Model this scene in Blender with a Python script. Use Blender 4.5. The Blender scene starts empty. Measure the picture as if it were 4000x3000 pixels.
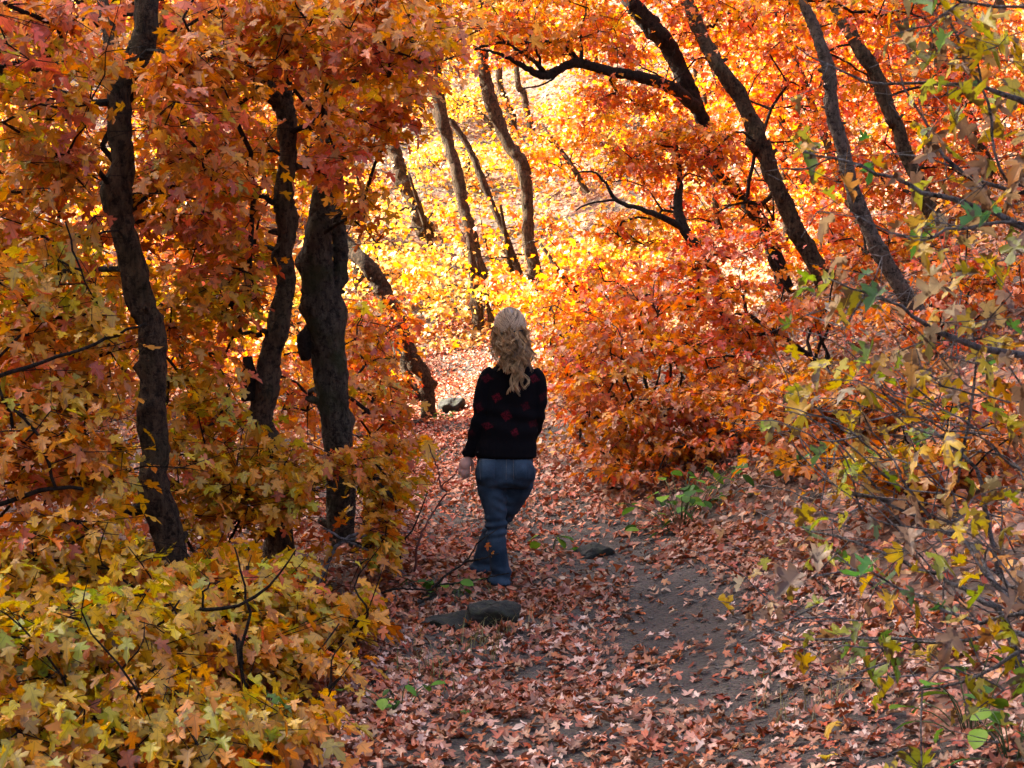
import bpy, math, random
import numpy as np
from mathutils import Vector, Matrix
from mathutils.bvhtree import BVHTree

random.seed(7)
RNG = np.random.default_rng(11)
SC = bpy.context.scene
COL = SC.collection
R = math.radians

# ------------------------------------------------------------------ camera, sky, sun, exposure
F = 1600.0                    # focal length in pixels of the 1024 px wide picture
K = 3.90625                   # photograph pixels per picture pixel
EYE = 1.55
PITCH = math.atan(54.0 / F)
cam_data = bpy.data.cameras.new('camera')
cam = bpy.data.objects.new('camera', cam_data); COL.objects.link(cam)
cam.location = (0, 0, EYE)
cam.rotation_euler = (R(90) - PITCH, 0, 0)
cam_data.sensor_width = 36.0
cam_data.lens = F / 1024.0 * 36.0
cam_data.clip_end = 500
cam_data.dof.use_dof = True
cam_data.dof.focus_distance = 10.0
cam_data.dof.aperture_fstop = 14.0
SC.camera = cam

SUN_EL, SUN_AZ = R(36), R(-75)          # azimuth from +Y towards +X
S = Vector((math.sin(SUN_AZ) * math.cos(SUN_EL), math.cos(SUN_AZ) * math.cos(SUN_EL), math.sin(SUN_EL)))
world = bpy.data.worlds.new('World'); SC.world = world
world.use_nodes = True
wn = world.node_tree
sky = wn.nodes.new('ShaderNodeTexSky'); sky.sky_type = 'NISHITA'
sky.sun_disc = False
sky.air_density = 0.35
sky.dust_density = 6.0
sky.ozone_density = 0.0
sky.sun_elevation = SUN_EL
sky.sun_rotation = SUN_AZ
bg = wn.nodes['Background']
bg.inputs['Strength'].default_value = 0.15
wn.links.new(sky.outputs[0], bg.inputs['Color'])
sun_data = bpy.data.lights.new('sun', 'SUN')
sun_data.energy = 5.0
sun_data.angle = R(0.5)
sun_data.color = (1.0, 0.90, 0.74)
sun = bpy.data.objects.new('sun', sun_data); COL.objects.link(sun)
sun.rotation_euler = S.to_track_quat('Z', 'Y').to_euler()
sun.location = S * 60
SC.view_settings.view_transform = 'Standard'
SC.view_settings.look = 'None'
SC.view_settings.exposure = 3.05
SC.view_settings.gamma = 1.0
SC.view_settings.use_curve_mapping = False
SC.cycles.max_bounces = 6
SC.cycles.diffuse_bounces = 4
SC.cycles.glossy_bounces = 2
SC.cycles.transmission_bounces = 4
SC.cycles.caustics_reflective = False
SC.cycles.caustics_refractive = False
SC.cycles.sample_clamp_indirect = 6.0

# ------------------------------------------------------------------ helpers
CP, SP = math.cos(PITCH), math.sin(PITCH)

def P(px, py, Y):
    """Point seen at photograph pixel (px, py) at distance Y along the ground."""
    u = (px / K - 512) / F
    v = (384 - py / K) / F
    dx, dy, dz = u, CP + v * SP, -SP + v * CP
    t = Y / dy
    return np.array([dx * t, Y, EYE + dz * t])

def project(p):
    """World points -> photograph pixels and depth."""
    p = np.asarray(p, float)
    x, y, z = p[..., 0], p[..., 1], p[..., 2] - EYE
    depth = y * CP - z * SP
    up = y * SP + z * CP
    d = np.maximum(depth, 1e-3)
    return (512 + F * x / d) * K, (384 - F * up / d) * K, depth

def m_of(px, Y):
    return px / K / F * Y

def softplus(d, k):
    return k * np.logaddexp(0.0, np.asarray(d, float) / k)

def sstep(t):
    t = np.clip(t, 0, 1)
    return t * t * (3 - 2 * t)

def norm(v):
    return v / np.maximum(np.linalg.norm(v, axis=-1, keepdims=True), 1e-9)

def new_mesh(name, verts, faces, mats, cols=None, smooth=False, mat_idx=None, luv=None):
    """faces: (n,3) or (n,4) array or a list of such arrays"""
    me = bpy.data.meshes.new(name)
    verts = np.asarray(verts, np.float32)
    if not isinstance(faces, list):
        faces = [faces]
    faces = [np.asarray(f, np.int32) for f in faces if len(f)]
    loops = np.concatenate([f.ravel() for f in faces])
    tot = np.concatenate([np.full(len(f), f.shape[1], np.int32) for f in faces])
    start = np.concatenate([[0], np.cumsum(tot)[:-1]]).astype(np.int32)
    me.vertices.add(len(verts)); me.vertices.foreach_set('co', verts.ravel())
    me.loops.add(len(loops)); me.loops.foreach_set('vertex_index', loops)
    me.polygons.add(len(tot)); me.polygons.foreach_set('loop_start', start)
    me.polygons.foreach_set('loop_total', tot)
    if smooth:
        me.polygons.foreach_set('use_smooth', np.ones(len(tot), bool))
    if mat_idx is not None:
        me.polygons.foreach_set('material_index', np.asarray(mat_idx, np.int32))
    for m in (mats if isinstance(mats, (list, tuple)) else [mats]):
        me.materials.append(m)
    me.update(calc_edges=True)
    if cols is not None:
        a = me.color_attributes.new('Col', 'FLOAT_COLOR', 'POINT')
        c = np.ones((len(verts), 4), np.float32); c[:, :3] = cols
        a.data.foreach_set('color', c.ravel())
    if luv is not None:
        a = me.attributes.new('luv', 'FLOAT_VECTOR', 'POINT')
        a.data.foreach_set('vector', np.asarray(luv, np.float32).ravel())
    return me

def link(name, data, parent=None, loc=None):
    o = bpy.data.objects.new(name, data)
    COL.objects.link(o)
    if parent is not None:
        o.parent = parent
    if loc is not None:
        o.location = Vector(loc)
    return o

def tag(o, label=None, cat=None, group=None, kind=None):
    if label: o['label'] = label
    if cat: o['category'] = cat
    if group: o['group'] = group
    if kind: o['kind'] = kind
    return o

def catmull(pts, n):
    pts = np.asarray(pts, float)
    if len(pts) == 2:
        t = np.linspace(0, 1, n)[:, None]
        return pts[0] * (1 - t) + pts[1] * t
    ext = np.vstack([2 * pts[0] - pts[1], pts, 2 * pts[-1] - pts[-2]])
    ts = np.linspace(0, len(pts) - 1 - 1e-6, n)
    i = ts.astype(int); f = (ts - i)[:, None]
    p0, p1, p2, p3 = ext[i], ext[i + 1], ext[i + 2], ext[i + 3]
    return 0.5 * ((2 * p1) + (-p0 + p2) * f + (2 * p0 - 5 * p1 + 4 * p2 - p3) * f ** 2 + (-p0 + 3 * p1 - 3 * p2 + p3) * f ** 3)

def tube(pts, rad, k=8, bump=0.0, caps=True, rng=None):
    """smooth tube along pts; returns verts, [quads, tris]"""
    pts = np.asarray(pts, float); n = len(pts)
    rad = np.broadcast_to(np.asarray(rad, float), (n,))
    tan = norm(np.gradient(pts, axis=0))
    ref = np.array([0.0, 1.0, 0.0]) if abs(tan[0][1]) < 0.8 else np.array([1.0, 0, 0])
    s = np.zeros((n, 3)); cur = ref
    for i in range(n):
        cur = cur - tan[i] * cur.dot(tan[i]); cur = cur / max(np.linalg.norm(cur), 1e-9)
        s[i] = cur
    b = np.cross(tan, s)
    a = np.arange(k) / k * 2 * math.pi
    rr = np.repeat(rad[:, None], k, 1)
    if bump:
        g = rng or RNG
        ph = g.uniform(0, 6.28, 6)
        tt = np.linspace(0, np.linalg.norm(np.diff(pts, axis=0), axis=1).sum(), n)[:, None]
        rr = rr * (1 + bump * (0.5 * np.sin(3 * a[None] + 9 * tt + ph[0]) + 0.4 * np.sin(2 * a[None] - 14 * tt + ph[1])
                               + 0.35 * np.sin(5 * a[None] + 23 * tt + ph[2]) + 0.45 * np.sin(a[None] + 6 * tt + ph[3]))
                   + bump * 0.35 * g.standard_normal((n, k)))
    ring = pts[:, None] + rr[..., None] * (np.cos(a)[None, :, None] * s[:, None] + np.sin(a)[None, :, None] * b[:, None])
    v = ring.reshape(-1, 3)
    i = np.arange(n - 1)[:, None] * k; j = np.arange(k)[None]
    q = np.stack([i + j, i + (j + 1) % k, i + k + (j + 1) % k, i + k + j], -1).reshape(-1, 4)
    if caps:
        v = np.vstack([v, pts[:1], pts[-1:]])
        j = np.arange(k)
        t = np.vstack([np.stack([np.full(k, n * k), (j + 1) % k, j], -1),
                       np.stack([np.full(k, n * k + 1), (n - 1) * k + j, (n - 1) * k + (j + 1) % k], -1)])
        return v, [q, t]
    return v, [q]

def merge(parts):
    """[(verts, [faces...])...] -> verts, [quads, tris]"""
    V, Q, T, o = [], [], [], 0
    for v, fs in parts:
        V.append(v)
        for f in fs:
            if len(f):
                (Q if f.shape[1] == 4 else T).append(f + o)
        o += len(v)
    return np.vstack(V), [np.vstack(x) for x in (Q, T) if x]

def frustums(p0, p1, r0, r1, k=4):
    p0, p1 = np.asarray(p0, float), np.asarray(p1, float)
    n = len(p0)
    d = norm(p1 - p0)
    ref = np.where(np.abs(d[:, 2:3]) < 0.9, np.array([[0, 0, 1.0]]), np.array([[1.0, 0, 0]]))
    s = norm(np.cross(d, ref)); b = np.cross(d, s)
    a = np.arange(k) / k * 2 * math.pi
    e = np.cos(a)[None, :, None] * s[:, None] + np.sin(a)[None, :, None] * b[:, None]
    v = np.stack([p0[:, None] + np.asarray(r0)[:, None, None] * e, p1[:, None] + np.asarray(r1)[:, None, None] * e], 1)
    v = v.reshape(-1, 3)
    o = np.arange(n)[:, None] * 2 * k; j = np.arange(k)[None]
    q = np.stack([o + j, o + (j + 1) % k, o + k + (j + 1) % k, o + k + j], -1).reshape(-1, 4)
    return v, q

# ------------------------------------------------------------------ materials
def mat(name):
    m = bpy.data.materials.new(name); m.use_nodes = True
    nt = m.node_tree
    for n in list(nt.nodes): nt.nodes.remove(n)
    out = nt.nodes.new('ShaderNodeOutputMaterial')
    def N(t, **kw):
        n = nt.nodes.new(t)
        for k_, v_ in kw.items():
            if hasattr(n, k_): setattr(n, k_, v_)
            else: n.inputs[k_.replace('_', ' ')].default_value = v_
        return n
    return m, nt, out, N

def ramp(N, stops, interp='LINEAR'):
    r = N('ShaderNodeValToRGB'); cr = r.color_ramp; cr.interpolation = interp
    while len(cr.elements) < len(stops): cr.elements.new(0.5)
    for e, (p, c) in zip(cr.elements, stops):
        e.position = p; e.color = (*c, 1) if len(c) == 3 else c
    return r

def leaf_material(name, source, spots=0.6, transl=0.5, gloss=0.045, vein_k=0.72, spot_at=0.60):
    m, nt, out, N = mat(name); L = nt.links.new
    if source == 'attribute':
        a = N('ShaderNodeAttribute', attribute_name='Col'); colo = a.outputs['Color']
    else:
        a = N('ShaderNodeObjectInfo'); colo = a.outputs['Color']
    geo = N('ShaderNodeNewGeometry')
    no = N('ShaderNodeTexNoise'); no.inputs['Scale'].default_value = 34; no.inputs['Detail'].default_value = 2
    L(geo.outputs['Position'], no.inputs['Vector'])
    rp = ramp(N, [(spot_at, (0, 0, 0)), (spot_at + 0.06, (1, 1, 1))]); L(no.outputs['Fac'], rp.inputs['Fac'])
    n2 = N('ShaderNodeTexNoise'); n2.inputs['Scale'].default_value = 11
    L(geo.outputs['Position'], n2.inputs['Vector'])
    hsv = N('ShaderNodeHueSaturation'); hsv.inputs['Saturation'].default_value = 1.06; L(colo, hsv.inputs['Color'])
    mr = N('ShaderNodeMapRange'); mr.inputs['To Min'].default_value = 0.72; mr.inputs['To Max'].default_value = 1.25
    L(n2.outputs['Fac'], mr.inputs['Value']); L(mr.outputs[0], hsv.inputs['Value'])
    ml = N('ShaderNodeMath', operation='MULTIPLY'); L(rp.outputs['Color'], ml.inputs[0]); ml.inputs[1].default_value = spots
    mx = N('ShaderNodeMix', data_type='RGBA'); L(ml.outputs[0], mx.inputs['Factor'])
    L(hsv.outputs['Color'], mx.inputs['A']); mx.inputs['B'].default_value = (0.09, 0.035, 0.012, 1)
    # rim turning redder and veins running from the stalk into the lobes
    la = N('ShaderNodeAttribute', attribute_name='luv'); sp = N('ShaderNodeSeparateXYZ'); L(la.outputs['Vector'], sp.inputs[0])
    def M(op, a_, b_=None):
        n_ = N('ShaderNodeMath', operation=op)
        for i_, q_ in enumerate((a_, b_)):
            if q_ is None: continue
            if isinstance(q_, (int, float)): n_.inputs[i_].default_value = q_
            else: L(q_, n_.inputs[i_])
        return n_.outputs[0]
    u_, v_ = sp.outputs[0], M('SUBTRACT', sp.outputs[1], 0.02)
    ang = M('ABSOLUTE', M('ARCTAN2', u_, v_)); rad = M('SQRT', M('ADD', M('MULTIPLY', u_, u_), M('MULTIPLY', v_, v_)))
    near = M('MINIMUM', M('MINIMUM', ang, M('ABSOLUTE', M('SUBTRACT', ang, 0.92))), M('ABSOLUTE', M('SUBTRACT', ang, 1.5)))
    vein = N('ShaderNodeMapRange'); L(M('MULTIPLY', near, rad), vein.inputs['Value'])
    vein.inputs['From Min'].default_value = 0.010; vein.inputs['From Max'].default_value = 0.026
    vein.inputs['To Min'].default_value = vein_k; vein.inputs['To Max'].default_value = 1.0
    dv = M('SUBTRACT', sp.outputs[1], 0.33); rc = M('SQRT', M('ADD', M('MULTIPLY', u_, u_), M('MULTIPLY', dv, dv)))
    rim = N('ShaderNodeMapRange'); L(rc, rim.inputs['Value']); rim.inputs['From Min'].default_value = 0.22; rim.inputs['From Max'].default_value = 0.66
    L(M('MULTIPLY', sp.outputs[2], 0.75), rim.inputs['To Max'])
    rm = N('ShaderNodeMix', data_type='RGBA', blend_type='MULTIPLY'); L(rim.outputs[0], rm.inputs['Factor'])
    L(mx.outputs['Result'], rm.inputs['A']); rm.inputs['B'].default_value = (0.88, 0.5, 0.42, 1)
    hv = N('ShaderNodeHueSaturation'); L(rm.outputs['Result'], hv.inputs['Color']); L(vein.outputs[0], hv.inputs['Value'])
    df = N('ShaderNodeBsdfDiffuse'); L(hv.outputs['Color'], df.inputs['Color'])
    tr = N('ShaderNodeBsdfTranslucent'); L(hv.outputs['Color'], tr.inputs['Color'])
    gl = N('ShaderNodeBsdfGlossy'); gl.inputs['Roughness'].default_value = 0.5
    gl.inputs['Color'].default_value = (0.9, 0.9, 0.9, 1)
    a1 = N('ShaderNodeMixShader'); a1.inputs[0].default_value = transl
    L(df.outputs[0], a1.inputs[1]); L(tr.outputs[0], a1.inputs[2])
    a2 = N('ShaderNodeMixShader'); a2.inputs[0].default_value = gloss
    L(a1.outputs[0], a2.inputs[1]); L(gl.outputs[0], a2.inputs[2])
    L(a2.outputs[0], out.inputs['Surface'])
    return m

LEAF = leaf_material('autumn_leaf', 'attribute')
LEAF_OBJ = leaf_material('autumn_leaf_single', 'object')
LITTER = leaf_material('dry_leaf', 'attribute', spots=0.35, transl=0.15, gloss=0.05)
LITTER_OBJ = leaf_material('dry_leaf_single', 'object', spots=0.35, transl=0.15, gloss=0.05)

def bark_material(name, dark, light, moss=0.25, scale=1.0):
    m, nt, out, N = mat(name); L = nt.links.new
    geo = N('ShaderNodeNewGeometry')
    mp = N('ShaderNodeMapping'); mp.inputs['Scale'].default_value = (30 * scale, 30 * scale, 9 * scale)
    L(geo.outputs['Position'], mp.inputs['Vector'])
    n1 = N('ShaderNodeTexNoise'); n1.inputs['Scale'].default_value = 1.0; n1.inputs['Detail'].default_value = 6
    n1.inputs['Roughness'].default_value = 0.7
    L(mp.outputs[0], n1.inputs['Vector'])
    rp = ramp(N, [(0.3, dark), (0.52, tuple(0.5 * (a + b) for a, b in zip(dark, light))), (0.72, light)])
    L(n1.outputs['Fac'], rp.inputs['Fac'])
    n2 = N('ShaderNodeTexNoise'); n2.inputs['Scale'].default_value = 5.0; n2.inputs['Detail'].default_value = 4
    L(geo.outputs['Position'], n2.inputs['Vector'])
    r2 = ramp(N, [(0.5, (0, 0, 0)), (0.62, (moss, moss, moss))]); L(n2.outputs['Fac'], r2.inputs['Fac'])
    n3 = N('ShaderNodeTexNoise'); n3.inputs['Scale'].default_value = 26 * scale; n3.inputs['Detail'].default_value = 5; n3.inputs['Roughness'].default_value = 0.75
    L(geo.outputs['Position'], n3.inputs['Vector'])
    r3 = ramp(N, [(0.40, (0.25, 0.25, 0.25)), (0.50, (1, 1, 1)), (0.66, (1.0, 1.0, 1.0)), (0.72, (2.2, 2.1, 1.9))]); L(n3.outputs['Fac'], r3.inputs['Fac'])
    mm = N('ShaderNodeMix', data_type='RGBA', blend_type='MULTIPLY'); mm.inputs['Factor'].default_value = 1.0
    L(rp.outputs['Color'], mm.inputs['A']); L(r3.outputs['Color'], mm.inputs['B'])
    mx = N('ShaderNodeMix', data_type='RGBA'); L(r2.outputs['Color'], mx.inputs['Factor'])
    L(mm.outputs['Result'], mx.inputs['A']); mx.inputs['B'].default_value = (0.035, 0.04, 0.012, 1)
    bs = N('ShaderNodeBsdfPrincipled'); L(mx.outputs['Result'], bs.inputs['Base Color']); bs.inputs['Roughness'].default_value = 0.95
    bs.inputs['Specular IOR Level'].default_value = 0.2
    bm = N('ShaderNodeBump'); bm.inputs['Strength'].default_value = 1.0; bm.inputs['Distance'].default_value = 0.045
    hs_ = N('ShaderNodeMath', operation='ADD'); L(n1.outputs['Fac'], hs_.inputs[0]); L(n3.outputs['Fac'], hs_.inputs[1])
    L(hs_.outputs[0], bm.inputs['Height']); L(bm.outputs[0], bs.inputs['Normal'])
    L(bs.outputs[0], out.inputs['Surface'])
    return m

BARK = bark_material('maple_bark', (0.012, 0.007, 0.004), (0.15, 0.095, 0.052))
BARK_DARK = bark_material('dark_branch_bark', (0.010, 0.007, 0.005), (0.045, 0.03, 0.02), moss=0.1)
BARK_PALE = bark_material('pale_bark', (0.04, 0.03, 0.024), (0.2, 0.155, 0.12), moss=0.1)
BARK_GREY = bark_material('grey_twig_bark', (0.08, 0.072, 0.07), (0.32, 0.30, 0.29), moss=0.0)

def ground_material():
    m, nt, out, N = mat('forest_floor'); L = nt.links.new
    geo = N('ShaderNodeNewGeometry')
    vo = N('ShaderNodeTexVoronoi'); vo.inputs['Scale'].default_value = 17
    L(geo.outputs['Position'], vo.inputs['Vector'])
    sep = N('ShaderNodeSeparateColor'); L(vo.outputs['Color'], sep.inputs[0])
    rp = ramp(N, [(0.0, (0.03, 0.018, 0.012)), (0.3, (0.12, 0.05, 0.03)), (0.55, (0.2, 0.10, 0.06)), (0.8, (0.08, 0.04, 0.025)), (1.0, (0.22, 0.08, 0.03))])
    L(sep.outputs[0], rp.inputs['Fac'])
    n1 = N('ShaderNodeTexNoise'); n1.inputs['Scale'].default_value = 2.0; n1.inputs['Detail'].default_value = 5
    L(geo.outputs['Position'], n1.inputs['Vector'])
    r2 = ramp(N, [(0.42, (0, 0, 0)), (0.6, (1, 1, 1))]); L(n1.outputs['Fac'], r2.inputs['Fac'])
    mx = N('ShaderNodeMix', data_type='RGBA'); L(r2.outputs['Color'], mx.inputs['Factor'])
    L(rp.outputs['Color'], mx.inputs['A']); mx.inputs['B'].default_value = (0.05, 0.035, 0.025, 1)
    bs = N('ShaderNodeBsdfPrincipled'); L(mx.outputs['Result'], bs.inputs['Base Color']); bs.inputs['Roughness'].default_value = 0.95
    bm = N('ShaderNodeBump'); bm.inputs['Strength'].default_value = 0.6; bm.inputs['Distance'].default_value = 0.03
    L(vo.outputs['Distance'], bm.inputs['Height']); L(bm.outputs[0], bs.inputs['Normal'])
    L(bs.outputs[0], out.inputs['Surface'])
    return m

def dirt_material():
    m, nt, out, N = mat('path_dirt'); L = nt.links.new
    geo = N('ShaderNodeNewGeometry')
    n1 = N('ShaderNodeTexNoise'); n1.inputs['Scale'].default_value = 3.0; n1.inputs['Detail'].default_value = 8; n1.inputs['Roughness'].default_value = 0.65
    L(geo.outputs['Position'], n1.inputs['Vector'])
    rp = ramp(N, [(0.3, (0.022, 0.015, 0.010)), (0.55, (0.06, 0.042, 0.029)), (0.75, (0.12, 0.086, 0.062))])
    L(n1.outputs['Fac'], rp.inputs['Fac'])
    n2 = N('ShaderNodeTexNoise'); n2.inputs['Scale'].default_value = 70.0; n2.inputs['Detail'].default_value = 4
    L(geo.outputs['Position'], n2.inputs['Vector'])
    mx = N('ShaderNodeMix', data_type='RGBA', blend_type='OVERLAY'); mx.inputs['Factor'].default_value = 0.7
    L(rp.outputs['Color'], mx.inputs['A']); L(n2.outputs['Color'], mx.inputs['B'])
    hs = N('ShaderNodeHueSaturation'); hs.inputs['Saturation'].default_value = 0.85; L(mx.outputs['Result'], hs.inputs['Color'])
    bs = N('ShaderNodeBsdfPrincipled'); L(hs.outputs['Color'], bs.inputs['Base Color']); bs.inputs['Roughness'].default_value = 0.95
    bm = N('ShaderNodeBump'); bm.inputs['Strength'].default_value = 0.8; bm.inputs['Distance'].default_value = 0.02
    vo = N('ShaderNodeTexVoronoi'); vo.inputs['Scale'].default_value = 45; L(geo.outputs['Position'], vo.inputs['Vector'])
    ad = N('ShaderNodeMath', operation='SUBTRACT'); L(n2.outputs['Fac'], ad.inputs[0]); L(vo.outputs['Distance'], ad.inputs[1])
    L(ad.outputs[0], bm.inputs['Height']); L(bm.outputs[0], bs.inputs['Normal'])
    L(bs.outputs[0], out.inputs['Surface'])
    return m

def rock_material():
    m, nt, out, N = mat('dark_rock'); L = nt.links.new
    geo = N('ShaderNodeNewGeometry')
    n1 = N('ShaderNodeTexNoise'); n1.inputs['Scale'].default_value = 14.0; n1.inputs['Detail'].default_value = 8; n1.inputs['Roughness'].default_value = 0.7
    L(geo.outputs['Position'], n1.inputs['Vector'])
    rp = ramp(N, [(0.3, (0.004, 0.004, 0.003)), (0.5, (0.013, 0.013, 0.009)), (0.6, (0.018, 0.022, 0.007)), (0.8, (0.045, 0.042, 0.036))])
    L(n1.outputs['Fac'], rp.inputs['Fac'])
    bs = N('ShaderNodeBsdfPrincipled'); L(rp.outputs['Color'], bs.inputs['Base Color']); bs.inputs['Roughness'].default_value = 0.9
    bm = N('ShaderNodeBump'); bm.inputs['Strength'].default_value = 0.7; bm.inputs['Distance'].default_value = 0.02
    L(n1.outputs['Fac'], bm.inputs['Height']); L(bm.outputs[0], bs.inputs['Normal'])
    L(bs.outputs[0], out.inputs['Surface'])
    return m

# ------------------------------------------------------------------ terrain
SHADE_RIDGE_END = 22.0  # where the added, unseen shading hill starts to fall away
def path_x(y):
    return np.interp(y, [0, 5.7, 9.0, 10, 12, 14, 17, 20, 23, 30], [0.55, 0.42, 0.36, 0.20, -0.12, -0.38, -0.66, -0.78, -0.75, -0.2])
def path_hw(y):
    return np.interp(y, [0, 6, 9, 11, 14, 20, 26], [1.15, 1.12, 1.0, 0.66, 0.46, 0.40, 0.4])

def H(x, y):
    x = np.asarray(x, float); y = np.asarray(y, float)
    xc, hw = path_x(y), path_hw(y)
    h = 0.03 * softplus(y - 8, 1.0)
    far = softplus(y - 22.5, 1.6)
    far = np.minimum(far, 45 + 0.15 * far)
    h = h + 0.50 * far
    d = x - (xc + hw * 0.62)
    rb = 0.50 * softplus(d, 0.35)
    rb = np.where(d > 14, 0.50 * 14 + 0.2 * (d - 14), rb)
    h = h + rb
    d2 = (xc - hw) - x
    h = h + 0.05 * softplus(d2, 0.4)
    shade_ridge = 29 * sstep((-x - 10) / 17) * (1 - sstep((y - SHADE_RIDGE_END) / 5))  # hill added left of the view to keep sun off the foreground
    h = h + shade_ridge
    h = h + 0.04 * np.sin(1.7 * x + 0.6 * y) * np.sin(1.1 * y - 0.5 * x) + 0.02 * np.sin(4.1 * x + 1) * np.sin(3.3 * y)
    return h

def ground_hit(px, py):
    Y = np.linspace(4, 60, 4000)
    pts = np.array([P(px, py, 1.0)])
    d = pts[0] - np.array([0, 0, EYE])
    q = np.array([0, 0, EYE]) + Y[:, None] * d
    below = q[:, 2] <= H(q[:, 0], q[:, 1])
    i = int(np.argmax(below)) if below.any() else len(Y) - 1
    p = q[i]; p[2] = float(H(p[0], p[1]))
    return p

def sheet(name, xs, ys, dz, m, mask=None, smooth=True):
    X, Yg = np.meshgrid(xs, ys)
    Z = H(X, Yg) + dz
    v = np.stack([X, Yg, Z], -1).reshape(-1, 3)
    nx, ny = len(xs), len(ys)
    i = np.arange(ny - 1)[:, None] * nx; j = np.arange(nx - 1)[None]
    q = np.stack([i + j, i + j + 1, i + nx + j + 1, i + nx + j], -1).reshape(-1, 4)
    return new_mesh(name, v, q, m, smooth=smooth)

GROUND = ground_material()
xs = np.concatenate([np.linspace(-75, -9, 45), np.linspace(-8.8, 9, 84), np.linspace(9.4, 75, 45)])
ys = np.concatenate([np.linspace(-60, 2, 25), np.linspace(2.2, 30, 150), np.linspace(30.4, 130, 70)])
tag(link('ground', sheet('ground', xs, ys, 0.0, GROUND)), kind='structure')
# the trodden path: its own sheet a little above the ground
ys = np.linspace(1.0, 25, 220); t = np.linspace(-1, 1, 22)
wob = 0.10 * np.sin(ys * 1.9) + 0.07 * np.sin(ys * 4.3 + 1)
PX = path_x(ys)[:, None] + t[None] * (path_hw(ys) + wob)[:, None]
PY = np.repeat(ys[:, None], 22, 1)
PZ = H(PX, PY) + 0.012 - 0.03 * (np.abs(t[None]) > 0.99)
v = np.stack([PX, PY, PZ], -1).reshape(-1, 3)
i = np.arange(219)[:, None] * 22; j = np.arange(21)[None]
q = np.stack([i + j, i + j + 1, i + 22 + j + 1, i + 22 + j], -1).reshape(-1, 4)
tag(link('path', new_mesh('path', v, q, dirt_material(), smooth=True)), kind='structure')

# ------------------------------------------------------------------ leaves
def outline(half, base):
    pts = [(0.0, 1.0)] + [(a, b) for a, b in half] + ([(0.0, base)] if base is not None else []) + [(-a, b) for a, b in reversed(half)]
    return pts
LOD_HALF = [
    ([(0.12, 0.85), (0.23, 0.80), (0.19, 0.66), (0.15, 0.50), (0.36, 0.53), (0.43, 0.55), (0.49, 0.46), (0.58, 0.40), (0.42, 0.27), (0.23, 0.22), (0.30, 0.12), (0.36, 0.02), (0.12, -0.05)], 0.02),
    ([(0.23, 0.79), (0.15, 0.50), (0.41, 0.55), (0.58, 0.40), (0.23, 0.22), (0.34, 0.02)], 0.0),
    ([(0.17, 0.55), (0.55, 0.45), (0.34, 0.04)], None),
]
TEMPL = []
for half, base in LOD_HALF:
    o = outline(half, base); n = len(o)
    uv = np.array([(0.0, 0.33)] + o)
    tri = np.array([(0, 1 + (k + 1) % n, 1 + k) for k in range(n)])
    TEMPL.append((uv, tri))
# nearest leaves also carry a petiole
uv, tri = TEMPL[0]
n0 = len(uv)
TEMPL[0] = (np.vstack([uv, [(-0.012, 0.02), (0.012, 0.02), (0.02, -0.55)]]), np.vstack([tri, [(n0, n0 + 1, n0 + 2)]]))

def leaf_verts(lod, c, d, n, s, fold, droop, cup):
    """N leaves: centre c, tip direction d, normal n, size s -> (N,V,3)"""
    uv, tri = TEMPL[lod]
    d = norm(d); n = norm(n - (n * d).sum(-1, keepdims=True) * d); e = np.cross(d, n)
    u = uv[:, 0][None]; w = (uv[:, 1] - 0.33)[None]
    z = fold[:, None] * np.abs(u) - droop[:, None] * (w * np.abs(w)) - cup[:, None] * (u * u + w * w)
    u = u * (0.78 + 0.36 * np.abs(np.sin(c[:, :1] * 977.0 + c[:, 2:3] * 613.0)))
    rip = 0.05 * np.sin(u * 19 + c[:, :1] * 40) * np.cos(w * 15)
    z = z + rip
    return c[:, None] + s[:, None, None] * (u[..., None] * e[:, None] + w[..., None] * d[:, None] + z[..., None] * n[:, None])

def leaves_mesh(name, lod, c, d, n, s, col, m, origin, rng, curl=1.0):
    N = len(c)
    uv, tri = TEMPL[lod]; V = len(uv)
    fold = rng.uniform(-0.1, 0.5, N) * curl; droop = rng.uniform(0.0, 0.8, N) * curl; cup = rng.uniform(-0.25, 0.45, N) * curl
    v = leaf_verts(lod, c, d, n, s, fold, droop, cup) - np.asarray(origin)
    f = (tri[None] + (np.arange(N) * V)[:, None, None]).reshape(-1, 3)
    cols = np.repeat(col, V, axis=0)
    luv = np.zeros((N, V, 3), np.float32); luv[..., :2] = uv[None]; luv[..., 2] = rng.random(N)[:, None]
    return new_mesh(name, v.reshape(-1, 3), f, m, cols=cols, luv=luv.reshape(-1, 3))

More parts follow.
